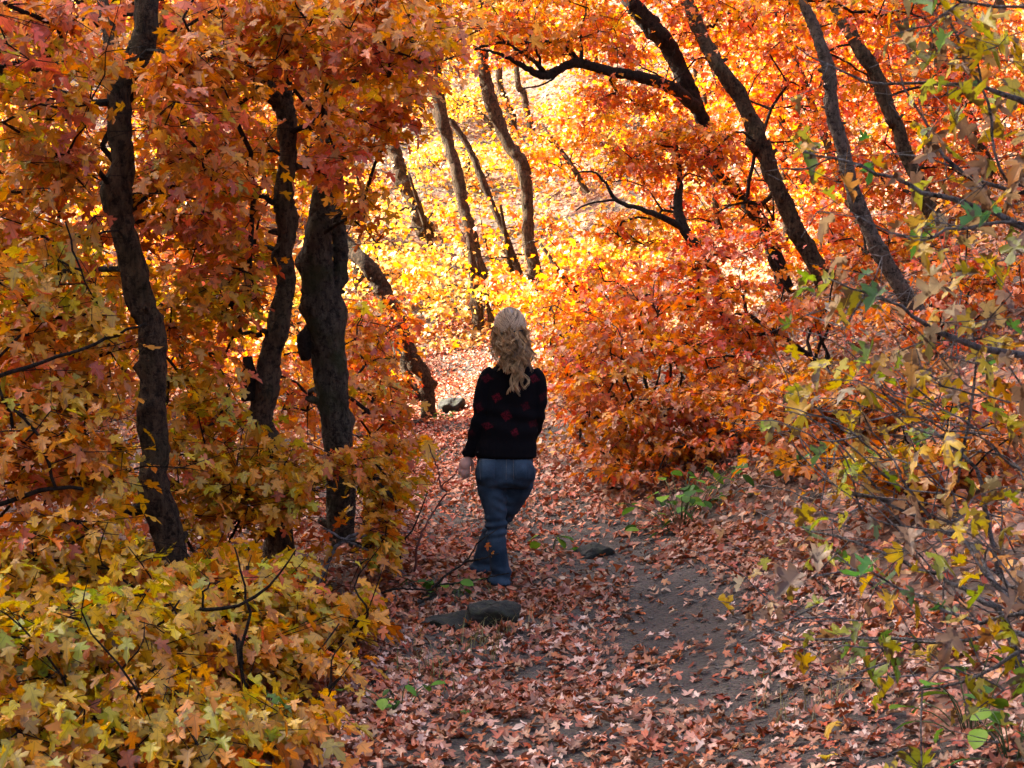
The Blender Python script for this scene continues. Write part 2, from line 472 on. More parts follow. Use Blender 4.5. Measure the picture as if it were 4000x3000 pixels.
FORE_LEAF = leaf_material('spotted_leaf', 'attribute', spots=0.9, spot_at=0.54, vein_k=0.85)
FORE_LEAF_OBJ = leaf_material('spotted_leaf_single', 'object', spots=0.9, spot_at=0.54, vein_k=0.85)
LEAF_MESHES, LITTER_MESHES, FORE_MESHES = [], [], []
g = np.random.default_rng(3)
for k_ in range(8):
    one = np.array([[0.0, 0, 0]])
    vv = leaf_verts(0, one, np.array([[0.0, 1, 0]]), np.array([[0.0, 0, 1]]), np.array([1.0]),
                    np.array([g.uniform(-0.1, 0.5)]), np.array([g.uniform(0, 0.8)]), np.array([g.uniform(-0.25, 0.45)]))[0]
    LEAF_MESHES.append(new_mesh('maple_leaf', vv, TEMPL[0][1], LEAF_OBJ, luv=np.column_stack([TEMPL[0][0], np.full(len(vv), k_ / 8)])))
    vv = leaf_verts(0, one, np.array([[0.0, 1, 0]]), np.array([[0.0, 0, 1]]), np.array([1.0]),
                    np.array([g.uniform(-0.2, 0.6)]), np.array([g.uniform(-0.3, 0.9)]), np.array([g.uniform(-0.5, 0.8)]))[0]
    LITTER_MESHES.append(new_mesh('dry_maple_leaf', vv, TEMPL[0][1], LITTER_OBJ, luv=np.column_stack([TEMPL[0][0], np.full(len(vv), k_ / 8)])))

for k_ in range(10):
    vv = leaf_verts(0, np.zeros((1, 3)), np.array([[0.0, 1, 0]]), np.array([[0.0, 0, 1]]), np.array([1.0]),
                    np.array([g.uniform(-0.5, 1.0)]), np.array([g.uniform(-0.4, 1.3)]), np.array([g.uniform(-0.9, 1.1)]))[0]
    FORE_MESHES.append(new_mesh('spotted_maple_leaf', vv, TEMPL[0][1], FORE_LEAF_OBJ, luv=np.column_stack([TEMPL[0][0], np.full(len(vv), k_ / 10)])))

PAL = {
    'pink':   [(0.76, 0.22, 0.09), (0.78, 0.32, 0.08), (0.70, 0.15, 0.09), (0.80, 0.38, 0.08), (0.74, 0.25, 0.16)],
    'orange': [(0.74, 0.28, 0.03), (0.76, 0.34, 0.035), (0.70, 0.18, 0.03), (0.76, 0.38, 0.04), (0.64, 0.13, 0.04)],
    'amber':  [(0.78, 0.44, 0.035), (0.76, 0.34, 0.03), (0.78, 0.50, 0.045), (0.72, 0.27, 0.035), (0.56, 0.48, 0.04)],
    'ochre':  [(0.72, 0.44, 0.03), (0.68, 0.37, 0.025), (0.62, 0.45, 0.03), (0.68, 0.28, 0.03), (0.38, 0.42, 0.03), (0.74, 0.50, 0.045), (0.50, 0.45, 0.035)],
    'yellow': [(0.82, 0.50, 0.03), (0.80, 0.40, 0.025), (0.78, 0.33, 0.025), (0.78, 0.56, 0.05), (0.72, 0.24, 0.02)],
    'red':    [(0.68, 0.12, 0.02), (0.70, 0.19, 0.02), (0.60, 0.07, 0.025), (0.72, 0.26, 0.022), (0.64, 0.11, 0.055)],
    'rust':   [(0.52, 0.12, 0.022), (0.58, 0.18, 0.022), (0.45, 0.10, 0.03), (0.62, 0.23, 0.025), (0.54, 0.27, 0.03)],
    'fore':   [(0.66, 0.50, 0.05), (0.36, 0.46, 0.035), (0.48, 0.33, 0.15), (0.10, 0.28, 0.05), (0.54, 0.40, 0.24), (0.70, 0.48, 0.035), (0.60, 0.34, 0.04)],
    'green':  [(0.07, 0.17, 0.025), (0.10, 0.22, 0.03), (0.05, 0.12, 0.025), (0.16, 0.27, 0.03)],
    'litter': [(0.48, 0.235, 0.165), (0.56, 0.35, 0.26), (0.36, 0.09, 0.045), (0.48, 0.14, 0.06), (0.28, 0.12, 0.065), (0.52, 0.29, 0.21), (0.42, 0.17, 0.11)],
    'litter_red': [(0.48, 0.13, 0.055), (0.42, 0.085, 0.04), (0.54, 0.21, 0.10), (0.34, 0.11, 0.05), (0.52, 0.26, 0.17)],
    'painted_sun':  [(0.84, 0.60, 0.22), (0.82, 0.50, 0.13), (0.86, 0.68, 0.32), (0.76, 0.42, 0.10)],  # leaves paled so the slope's sun glare sits in their colour
    'litter_gold': [(0.60, 0.24, 0.055), (0.64, 0.31, 0.06), (0.54, 0.16, 0.04), (0.54, 0.27, 0.11)],
}
def pick(pal, n, rng):
    if isinstance(pal, (list, tuple)):            # [(name, weight)...]
        names = [a for a, _ in pal]; w = np.array([b for _, b in pal], float)
        idx = rng.choice(len(names), n, p=w / w.sum())
        out = np.zeros((n, 3))
        for k_, nm in enumerate(names):
            sel = idx == k_
            if sel.any(): out[sel] = pick(nm, int(sel.sum()), rng)
        return out
    a = np.array(PAL[pal])
    return a[rng.integers(0, len(a), n)]

def spray_leaves(sp, rng, per, pal, size, spread=0.2, flat=0.35, dead=0.0):
    """leaves for spray centres sp (n,3) with outward directions; returns dict of arrays"""
    n = len(sp); N = n * per
    base = pick(pal, n, rng)
    col = np.repeat(base, per, 0)
    own = pick(pal, N, rng)
    mixf = rng.uniform(0, 0.75, (N, 1)) ** 1.4
    col = col * (1 - mixf) + own * mixf
    col = col * rng.uniform(0.72, 1.18, (N, 1)) * (1 + rng.normal(0, 0.05, (N, 3)))
    if dead:
        dd = rng.random(N) < dead
        col[dd] = np.array([0.36, 0.22, 0.12]) * rng.uniform(0.6, 1.2, (int(dd.sum()), 1))
    off = rng.normal(0, 1, (N, 3)); off[:, 2] *= flat
    off = off * spread * 0.62
    c = np.repeat(sp, per, 0) + off
    outw = norm(off * np.array([1, 1, 0.0]) + 1e-6)
    d = outw * 0.8 + rng.normal(0, 0.45, (N, 3))
    d[:, 2] = -rng.uniform(0.0, 1.0, N)
    nn = np.array([0, 0, 1.0]) + rng.normal(0, 0.45, (N, 3))
    s = size * rng.uniform(0.55, 1.3, N)
    return dict(c=c, d=norm(d), n=norm(nn), s=s, col=np.clip(col, 0.01, 0.9))

def cat_leaves(ls):
    ls = [l for l in ls if len(l['c'])]
    return {k_: np.concatenate([l[k_] for l in ls]) for k_ in ls[0]}

# ------------------------------------------------------------------ trees and shrubs
PLANTS = []          # near plants whose nearest leaves become single leaf parts

def in_corridor(p, margin=0.15):
    """True where a leaf would hang in the open way over the path in front of and round the walker"""
    x, y, z = p[:, 0], p[:, 1], p[:, 2]
    px, py, dep = project(p)
    a = (np.abs(x - path_x(y)) < path_hw(y) * 0.9 + margin) & (z < 2.6 + H(x, y)) & (y < 22) & (y > 5.2)
    b = (px > 1700) & (px < 2190) & (py > 1150) & (dep < 10.4)
    c = (px > 1560) & (px < 2600) & (py > 1980) & (y > 5.2)
    d = (px > 1730) & (px < 2040) & (py > 1330) & (dep < 22)
    return a | b | c | d

def blob(px, py, Y, rx, ry, rz, n, rng):
    """spray centres in an ellipsoid round the point seen at (px,py) at distance Y"""
    c = P(px, py, Y)
    q = rng.normal(0, 1, (n * 3, 3)); q = norm(q) * rng.random((n * 3, 1)) ** 0.4
    p = c + q * np.array([rx, ry, rz])
    ok = (p[:, 2] > H(p[:, 0], p[:, 1]) + 0.12)
    p = p[ok]
    return p[~in_corridor(p)][:n]

def skeleton(roots, sprays, rng, step=0.2, jit=0.05):
    """branch nodes from the trunk points out to every spray"""
    pos = [np.array(r) for r in roots]; par = [-1] * len(pos); rootid = list(range(len(pos)))
    roots_a = np.array(roots)
    dist = np.linalg.norm(sprays[:, None] - roots_a[None], axis=-1).min(1)
    arr = np.zeros((len(pos) + len(sprays) * 14, 3)); arr[:len(pos)] = roots_a
    for k_ in np.argsort(dist):
        s = sprays[k_]
        n = len(pos)
        dv = s - arr[:n]; dd = np.linalg.norm(dv, axis=1)
        cost = dd + 0.7 * np.maximum(0, -dv[:, 2])
        j_ = int(np.argmin(cost)); d0 = dd[j_]
        m_ = int(min(10, max(1, math.ceil(d0 / step))))
        a = arr[j_]; prev = j_
        sag = rng.normal(0, jit, 3) * d0 + np.array([0, 0, 0.10 * d0])
        for i_ in range(1, m_ + 1):
            f = i_ / m_
            p_ = a + (s - a) * f + sag * math.sin(math.pi * f) + (rng.normal(0, 0.012, 3) if i_ < m_ else 0)
            arr[len(pos)] = p_
            pos.append(p_); par.append(prev); rootid.append(rootid[prev]); prev = len(pos) - 1
    n = len(pos)
    cnt = np.ones(n)
    for k_ in range(n - 1, len(roots) - 1, -1):
        cnt[par[k_]] += cnt[k_]
    return arr[:n], np.array(par), np.array(rootid), cnt, len(roots)

def trunk_line(spec):
    """spec: list of (px, py, Y, half width in photograph px), top first -> points bottom first, radii"""
    pts = [P(a, b, c) for a, b, c, _ in spec][::-1]
    rad = [m_of(r_, c) for _, _, c, r_ in spec][::-1]
    return pts, rad

def build_trunk(pts, rad, bump, rng, k=14, to_ground=True, n=None, knots=True):
    pts = [np.array(p) for p in pts]; rad = list(rad)
    if to_ground:
        b = pts[0]
        hz = float(H(b[0], b[1]))
        if b[2] > hz - 0.15:
            dirv = norm(pts[0] - pts[1]); dirv = norm(dirv * 0.5 + np.array([0, 0, -0.7]))
            t_ = max(0.0, (b[2] - hz + 0.15) / max(0.2, -dirv[2]))
            e = b + dirv * t_; e[2] = float(H(e[0], e[1])) - 0.12
            pts = [e] + pts; rad = [rad[0] * 1.25] + rad
    L_ = np.linalg.norm(np.diff(np.array(pts), axis=0), axis=1).sum()
    n = n or max(12, int(L_ / (0.035 if k >= 14 else 0.07)))
    c = catmull(pts, n)
    r = np.interp(np.linspace(0, len(rad) - 1, n), np.arange(len(rad)), rad)
    v, fs = tube(c, r, k=k, bump=bump, rng=rng)
    if k >= 10:                                  # burls and healed branch scars
        body = v[:n * k]
        for _ in range(int(L_ * 2.6)):
            i_ = int(rng.integers(2, n - 2)); j_ = int(rng.integers(k))
            q = body[i_ * k + j_]; w = r[i_] * rng.uniform(0.45, 0.9)
            d2 = ((body - q) ** 2).sum(1)
            cc = c[np.repeat(np.arange(n), k)]
            body += norm(body - cc) * (np.exp(-d2 / (w * w)) * r[i_] * rng.uniform(0.2, 0.55))[:, None]
        v[:n * k] = body
        parts = [(v, fs)]
        for _ in range(int(L_ * 1.6) if k >= 14 else 0):     # broken branch stubs
            i_ = int(rng.integers(4, n - 4)); a = rng.uniform(0, 6.28)
            dv = norm(np.array([math.cos(a), math.sin(a), rng.uniform(-0.1, 0.7)]))
            l_ = r[i_] * rng.uniform(0.5, 1.1); r_ = r[i_] * rng.uniform(0.16, 0.32)
            q = c[i_] + np.outer([0.5, 1.0, 1.0 + l_ / r[i_] * 0.6, 1.0 + l_ / r[i_]], dv) * r[i_]
            parts.append(tube(q, np.array([1.7, 1.25, 1.0, 0.55]) * r_, k=7, bump=0.2, rng=rng))
        v, fs = merge(parts)
    return c, r, (v, fs)

def plant(name, label, cat, trunks, blobs, pal, size, per, lod, rng, group=None, bark=None, twig_bark=None, singles=0,
          spread=0.2, dead=0.0, branches=(), twig_r=0.0026, bump=0.15, part_branches=True, twigs=True, extra_sprays=None, trunk_k=14, flat=0.35, part='trunk', to_ground=True, tint=1.0, fine=()):
    bark = bark or BARK; twig_bark = twig_bark or BARK_DARK
    tlines = []
    parts_trunk = []
    for sp in trunks:
        pts, rad = trunk_line(sp) if len(sp[0]) == 4 else ([np.array(a) for a, _ in sp], [b for _, b in sp])
        c, r, tb = build_trunk(pts, rad, bump, rng, k=trunk_k, to_ground=to_ground or not tlines)
        tlines.append((c, r)); parts_trunk.append(tb)
        to_ground = False
    base = tlines[0][0][0].copy(); base[2] = float(H(base[0], base[1]))
    root = link(name, None, loc=base)
    tag(root, label, cat, group)
    ex_nodes = []
    for tb in parts_trunk:
        v, fs = tb
        link(part, new_mesh(part, v - base, fs, bark, smooth=True), root)
    for br in branches:                       # explicit big branches seen in the photograph
        pts = [P(a, b, c) for a, b, c, _ in br]; rad = [m_of(w, c) for _, _, c, w in br]
        n = max(8, int(np.linalg.norm(np.diff(np.array(pts), axis=0), axis=1).sum() / 0.05))
        c = catmull(pts, n)
        c = c + rng.normal(0, 0.004, c.shape)
        r = np.interp(np.linspace(0, len(rad) - 1, n), np.arange(len(rad)), rad)
        v, fs = tube(c, r, k=8, bump=0.12, rng=rng)
        link('branch', new_mesh('branch', v - base, fs, twig_bark, smooth=True), root)
        ex_nodes.append(c[2::3])
    if fine:
        ft = []
        for br in fine:
            c = catmull([P(a, b, c_) for a, b, c_, _ in br], 14); c = c + rng.normal(0, 0.002, c.shape)
            ft.append(tube(c, np.interp(np.linspace(0, len(br) - 1, 14), np.arange(len(br)), [m_of(w, c_) for _, _, c_, w in br]), k=5))
        v, fs = merge(ft)
        tag(link('fine_twigs', new_mesh('fine_twigs', v - base, fs, twig_bark, smooth=True), root), kind='stuff')
    sprays = [blob(*b, rng) if len(b) == 7 else b for b in blobs]
    sprays = np.vstack(sprays) if sprays else np.zeros((0, 3))
    if extra_sprays is not None: sprays = np.vstack([sprays, extra_sprays])
    if not len(sprays): return root
    roots = np.vstack([c[max(1, len(c) // 6)::4] for c, r in tlines] + ex_nodes)
    arr, par, rid, cnt, nr = skeleton(roots, sprays, rng)
    idx = np.arange(nr, len(arr))
    rad = np.clip(twig_r * cnt ** 0.45, twig_r, 0.035)
    pr = np.where(par[idx] < nr, rad[idx] * 1.1, rad[np.maximum(par[idx], 0)])
    pr = np.minimum(pr, rad[idx] * 1.6)
    p0, p1, r0, r1, rr = arr[par[idx]], arr[idx], pr, rad[idx], rid[idx]
    if twigs:                                  # short twiglets inside each spray
        k_ = 3
        sp = np.repeat(sprays, k_, 0)
        q = sp + rng.normal(0, 1, sp.shape) * np.array([1, 1, 0.45]) * spread * 0.7
        p0 = np.vstack([p0, sp]); p1 = np.vstack([p1, q])
        r0 = np.concatenate([r0, np.full(len(sp), twig_r)]); r1 = np.concatenate([r1, np.full(len(sp), twig_r * 0.5)])
        last = {}
        dmap = np.linalg.norm(arr[None, :, :] - sprays[:, None, :], axis=-1) if len(sprays) < 600 else None
        own = rid[dmap.argmin(1)] if dmap is not None else np.zeros(len(sprays), int)
        rr = np.concatenate([rr, np.repeat(own, k_)])
    if part_branches:
        ids, counts = np.unique(rr, return_counts=True)
        big = [i_ for i_, c_ in zip(ids, counts) if c_ >= 14]
        big = sorted(big, key=lambda i_: -counts[list(ids).index(i_)])[:14]
        for i_ in big:
            s = rr == i_
            v, q = frustums(p0[s], p1[s], r0[s], r1[s], 5)
            link('branch', new_mesh('branch', v - base, q, twig_bark), root)
        s = ~np.isin(rr, big)
        if s.any():
            v, q = frustums(p0[s], p1[s], r0[s], r1[s], 4)
            tag(link('twigs', new_mesh('twigs', v - base, q, twig_bark), root), kind='stuff')
    else:
        v, q = frustums(p0, p1, r0, r1, 4)
        tag(link('branches', new_mesh('branches', v - base, q, twig_bark), root), kind='stuff')
    lv = spray_leaves(sprays, rng, per, pal, size, spread, flat, dead)
    lv['col'] = lv['col'] * tint
    keep = (lv['c'][:, 2] > H(lv['c'][:, 0], lv['c'][:, 1]) + 0.03) & ~in_corridor(lv['c'], -0.1)
    lv = {k_: a[keep] for k_, a in lv.items()}
    PLANTS.append(dict(root=root, base=base, lv=lv, lod=lod, singles=singles, dead=dead))
    return root

def finish_plants():
    """front-most leaves of the near plants become single leaf parts, the rest one foliage part"""
    near = [p for p in PLANTS if p['singles']]
    cell = 26
    best = {}
    info = []
    for p in near:
        px, py, dep = project(p['lv']['c'])
        ok = (px > 20) & (px < 3980) & (py > 20) & (py < 2980)
        info.append((px, py, dep, ok))
        gx, gy = (px // cell).astype(int), (py // cell).astype(int)
        for a, b, c, o in zip(gx, gy, dep, ok):
            if o:
                k_ = (a, b)
                if c < best.get(k_, 1e9): best[k_] = c
    for p, (px, py, dep, ok) in zip(near, info):
        gx, gy = (px // cell).astype(int), (py // cell).astype(int)
        front = np.array([o and c <= best[(a, b)] + 0.03 for a, b, c, o in zip(gx, gy, dep, ok)])
        score = np.where(front, p['lv']['s'] / dep, -1)
        order = np.argsort(-score)[:int(p['singles'] * 0.78)]
        order = order[score[order] > 0]
        lv = p['lv']; rng = np.random.default_rng(len(order))
        d = lv['d'][order]; n = lv['n'][order]
        n = norm(n - (n * d).sum(-1, keepdims=True) * d); e = np.cross(d, n)
        for k_, i_ in enumerate(order):
            o = bpy.data.objects.new('leaf', FORE_MESHES[int(rng.integers(10))] if p['dead'] else LEAF_MESHES[int(rng.integers(8))])
            COL.objects.link(o); o.parent = p['root']
            s = lv['s'][i_]; c = lv['c'][i_] - p['base']; w_ = s * rng.uniform(0.75, 1.15)
            M = Matrix(((e[k_][0] * w_, d[k_][0] * s, n[k_][0] * s, c[0]),
                        (e[k_][1] * w_, d[k_][1] * s, n[k_][1] * s, c[1]),
                        (e[k_][2] * w_, d[k_][2] * s, n[k_][2] * s, c[2]), (0, 0, 0, 1)))
            o.matrix_basis = M
            o.color = (*lv['col'][i_], 1)
        mask = np.ones(len(lv['c']), bool); mask[order] = False
        p['lv'] = {k_: a[mask] for k_, a in lv.items()}
    for p in PLANTS:
        lv = p['lv']
        if not len(lv['c']): continue
        rng = np.random.default_rng(len(lv['c']))
        me = leaves_mesh('foliage', p['lod'], lv['c'], lv['d'], lv['n'], lv['s'], lv['col'], FORE_LEAF if p['dead'] else LEAF, p['base'], rng,
                         curl=2.2 if p['dead'] else 1.0)
        tag(link('foliage', me, p['root']), kind='stuff')

rg = lambda k_: np.random.default_rng(k_)

# ------------------------------------------------------------------ the walker
def loft(rings, k=28):
    """rings: (cx, cy, z, rx, ry) bottom to top -> closed tube"""
    n = 40
    a = np.array(rings, float)
    t_ = np.linspace(0, len(a) - 1, n); i_ = np.arange(len(a))
    c = np.stack([np.interp(t_, i_, a[:, j_]) for j_ in range(5)], -1)
    ang = np.arange(k) / k * 2 * math.pi
    v = np.stack([c[:, 0:1] + c[:, 3:4] * np.cos(ang), c[:, 1:2] + c[:, 4:5] * np.sin(ang), np.repeat(c[:, 2:3], k, 1)], -1).reshape(-1, 3)
    i = np.arange(n - 1)[:, None] * k; j = np.arange(k)[None]
    q = np.stack([i + j, i + (j + 1) % k, i + k + (j + 1) % k, i + k + j], -1).reshape(-1, 4)
    v = np.vstack([v, [c[0, :3]], [c[-1, :3]]])
    j = np.arange(k)
    t3 = np.vstack([np.stack([np.full(k, n * k), (j + 1) % k, j], -1), np.stack([np.full(k, n * k + 1), (n - 1) * k + j, (n - 1) * k + (j + 1) % k], -1)])
    return v, [q, t3]

def limb(pts, rad, k=16, n=36):
    c = catmull(pts, n)
    r = catmull(np.array(rad, float)[:, None] * np.ones((1, 3)), n)[:, 0]
    return tube(c, np.maximum(r, 0.002), k=k)

def ball(c, r, k=20):
    r = np.broadcast_to(np.asarray(r, float), (3,))
    th = np.linspace(0.05, math.pi - 0.05, 14); ph = np.arange(k) / k * 2 * math.pi
    v = np.stack([np.sin(th)[:, None] * np.cos(ph), np.sin(th)[:, None] * np.sin(ph), -np.cos(th)[:, None] * np.ones(k)], -1)
    v = (v * r + np.asarray(c)).reshape(-1, 3)
    i = np.arange(13)[:, None] * k; j = np.arange(k)[None]
    q = np.stack([i + j, i + (j + 1) % k, i + k + (j + 1) % k, i + k + j], -1).reshape(-1, 4)
    v = np.vstack([v, [np.asarray(c) - [0, 0, r[2]]], [np.asarray(c) + [0, 0, r[2]]]])
    j = np.arange(k)
    t3 = np.vstack([np.stack([np.full(k, 14 * k), (j + 1) % k, j], -1), np.stack([np.full(k, 14 * k + 1), 13 * k + j, 13 * k + (j + 1) % k], -1)])
    return v, [q, t3]

def fuse(name, parts, voxel, m, smooth=6, displace=None):
    """join closed pieces into one continuous surface"""
    v, fs = merge(parts)
    me = new_mesh('tmp', v, fs, m)
    o = bpy.data.objects.new('tmp', me); COL.objects.link(o)
    rm = o.modifiers.new('r', 'REMESH'); rm.mode = 'VOXEL'; rm.voxel_size = voxel
    sm = o.modifiers.new('s', 'SMOOTH'); sm.iterations = smooth; sm.factor = 0.5
    dg = bpy.context.evaluated_depsgraph_get()
    me2 = bpy.data.meshes.new_from_object(o.evaluated_get(dg))
    bpy.data.objects.remove(o); bpy.data.meshes.remove(me)
    me2.name = name
    n = len(me2.vertices)
    if displace is not None:
        co = np.zeros(n * 3, np.float32); me2.vertices.foreach_get('co', co); co = co.reshape(-1, 3)
        no = np.zeros(n * 3, np.float32); me2.vertices.foreach_get('normal', no); no = no.reshape(-1, 3)
        co = co + no * displace(co)[:, None]
        me2.vertices.foreach_set('co', co.ravel().astype(np.float32))
    me2.polygons.foreach_set('use_smooth', np.ones(len(me2.polygons), bool))
    me2.materials.clear(); me2.materials.append(m)
    me2.update()
    return me2

def skin_material():
    m, nt, out, N = mat('skin'); L = nt.links.new
    bs = N('ShaderNodeBsdfPrincipled'); bs.inputs['Base Color'].default_value = (0.62, 0.36, 0.28, 1); bs.inputs['Roughness'].default_value = 0.5
    bs.inputs['Subsurface Weight'].default_value = 0.08; bs.inputs['Subsurface Radius'].default_value = (0.01, 0.004, 0.002)
    L(bs.outputs[0], out.inputs['Surface']); return m

def sweater_material():
    m, nt, out, N = mat('black_knit_red_squares'); L = nt.links.new
    tc = N('ShaderNodeTexCoord')
    nz = N('ShaderNodeTexNoise'); nz.inputs['Scale'].default_value = 6; L(tc.outputs['Object'], nz.inputs['Vector'])
    wob = N('ShaderNodeMix', data_type='RGBA', blend_type='LINEAR_LIGHT'); wob.inputs['Factor'].default_value = 0.035
    L(tc.outputs['Object'], wob.inputs['A']); L(nz.outputs['Color'], wob.inputs['B'])
    mp = N('ShaderNodeMapping'); mp.inputs['Rotation'].default_value = (0, R(28), 0); mp.inputs['Scale'].default_value = (1 / 0.122,) * 3
    mp.inputs['Location'].default_value = (0.2, 0, 0.1)
    L(wob.outputs['Result'], mp.inputs['Vector'])
    sx = N('ShaderNodeSeparateXYZ'); L(mp.outputs[0], sx.inputs[0])
    def tri(o):
        f = N('ShaderNodeMath', operation='FRACT'); L(o, f.inputs[0])
        s = N('ShaderNodeMath', operation='SUBTRACT'); L(f.outputs[0], s.inputs[0]); s.inputs[1].default_value = 0.5
        a = N('ShaderNodeMath', operation='ABSOLUTE'); L(s.outputs[0], a.inputs[0]); return a.outputs[0]
    mx = N('ShaderNodeMath', operation='MAXIMUM'); L(tri(sx.outputs[0]), mx.inputs[0]); L(tri(sx.outputs[2]), mx.inputs[1])
    lt = N('ShaderNodeMapRange'); lt.inputs['From Min'].default_value = 0.215; lt.inputs['From Max'].default_value = 0.15
    L(mx.outputs[0], lt.inputs['Value'])
    n2 = N('ShaderNodeTexNoise'); n2.inputs['Scale'].default_value = 120; L(tc.outputs['Object'], n2.inputs['Vector'])
    r2 = ramp(N, [(0.38, (0.15, 0.15, 0.15)), (0.62, (1, 1, 1))]); L(n2.outputs['Fac'], r2.inputs['Fac'])
    # the squares stop above the plain ribbed hem
    ss = N('ShaderNodeSeparateXYZ'); L(tc.outputs['Object'], ss.inputs[0])
    hem = N('ShaderNodeMapRange'); hem.inputs['From Min'].default_value = 0.90; hem.inputs['From Max'].default_value = 0.94; L(ss.outputs[2], hem.inputs['Value'])
    f1 = N('ShaderNodeMath', operation='MULTIPLY'); L(lt.outputs[0], f1.inputs[0]); L(r2.outputs['Color'], f1.inputs[1])
    fl = N('ShaderNodeVectorMath', operation='FLOOR'); L(mp.outputs[0], fl.inputs[0])
    wn_ = N('ShaderNodeTexWhiteNoise'); L(fl.outputs[0], wn_.inputs['Vector'])
    wm = N('ShaderNodeMapRange'); wm.inputs['To Min'].default_value = 0.15; wm.inputs['To Max'].default_value = 1.0; L(wn_.outputs['Value'], wm.inputs['Value'])
    f0 = f1; f1 = N('ShaderNodeMath', operation='MULTIPLY'); L(f0.outputs[0], f1.inputs[0]); L(wm.outputs[0], f1.inputs[1])
    f2 = N('ShaderNodeMath', operation='MULTIPLY'); L(f1.outputs[0], f2.inputs[0]); L(hem.outputs[0], f2.inputs[1])
    mc = N('ShaderNodeMix', data_type='RGBA'); L(f2.outputs[0], mc.inputs['Factor'])
    mc.inputs['A'].default_value = (0.004, 0.0035, 0.0045, 1); mc.inputs['B'].default_value = (0.13, 0.008, 0.016, 1)
    bs = N('ShaderNodeBsdfPrincipled'); L(mc.outputs['Result'], bs.inputs['Base Color']); bs.inputs['Roughness'].default_value = 1.0
    bs.inputs['Specular IOR Level'].default_value = 0.1
    wv = N('ShaderNodeTexNoise'); wv.inputs['Scale'].default_value = 160; L(tc.outputs['Object'], wv.inputs['Vector'])
    bm = N('ShaderNodeBump'); bm.inputs['Strength'].default_value = 0.5; bm.inputs['Distance'].default_value = 0.004
    L(wv.outputs['Fac'], bm.inputs['Height']); L(bm.outputs[0], bs.inputs['Normal'])
    L(bs.outputs[0], out.inputs['Surface']); return m

def denim_material(name='blue_denim', k_=1.0):
    m, nt, out, N = mat(name); L = nt.links.new
    tc = N('ShaderNodeTexCoord')
    n1 = N('ShaderNodeTexNoise'); n1.inputs['Scale'].default_value = 7; n1.inputs['Detail'].default_value = 5; L(tc.outputs['Object'], n1.inputs['Vector'])
    rp = ramp(N, [(0.34, (0.008 * k_, 0.019 * k_, 0.034 * k_)), (0.66, (0.042 * k_, 0.070 * k_, 0.100 * k_))]); L(n1.outputs['Fac'], rp.inputs['Fac'])
    n2 = N('ShaderNodeTexNoise'); n2.inputs['Scale'].default_value = 260; L(tc.outputs['Object'], n2.inputs['Vector'])
    mx = N('ShaderNodeMix', data_type='RGBA', blend_type='OVERLAY'); mx.inputs['Factor'].default_value = 0.5
    L(rp.outputs['Color'], mx.inputs['A']); L(n2.outputs['Fac'], mx.inputs['B'])
    bs = N('ShaderNodeBsdfPrincipled'); L(mx.outputs['Result'], bs.inputs['Base Color']); bs.inputs['Roughness'].default_value = 0.9
    bs.inputs['Specular IOR Level'].default_value = 0.2
    bm = N('ShaderNodeBump'); bm.inputs['Strength'].default_value = 0.25; bm.inputs['Distance'].default_value = 0.003
    L(n2.outputs['Fac'], bm.inputs['Height']); L(bm.outputs[0], bs.inputs['Normal'])
    L(bs.outputs[0], out.inputs['Surface']); return m

def plain(name, c, rough=0.8, spec=0.3):
    m, nt, out, N = mat(name); L = nt.links.new
    tc = N('ShaderNodeTexCoord')
    n1 = N('ShaderNodeTexNoise'); n1.inputs['Scale'].default_value = 60; L(tc.outputs['Object'], n1.inputs['Vector'])
    rp = ramp(N, [(0.3, tuple(0.75 * a for a in c)), (0.7, tuple(1.2 * a for a in c))]); L(n1.outputs['Fac'], rp.inputs['Fac'])
    bs = N('ShaderNodeBsdfPrincipled'); L(rp.outputs['Color'], bs.inputs['Base Color']); bs.inputs['Roughness'].default_value = rough
    bs.inputs['Specular IOR Level'].default_value = spec
    L(bs.outputs[0], out.inputs['Surface']); return m

def hair_material():
    m, nt, out, N = mat('blonde_hair'); L = nt.links.new
    a = N('ShaderNodeAttribute', attribute_name='Col')
    bs = N('ShaderNodeBsdfPrincipled'); L(a.outputs['Color'], bs.inputs['Base Color']); bs.inputs['Roughness'].default_value = 0.42
    bs.inputs['Specular IOR Level'].default_value = 0.45
    L(bs.outputs[0], out.inputs['Surface']); return m

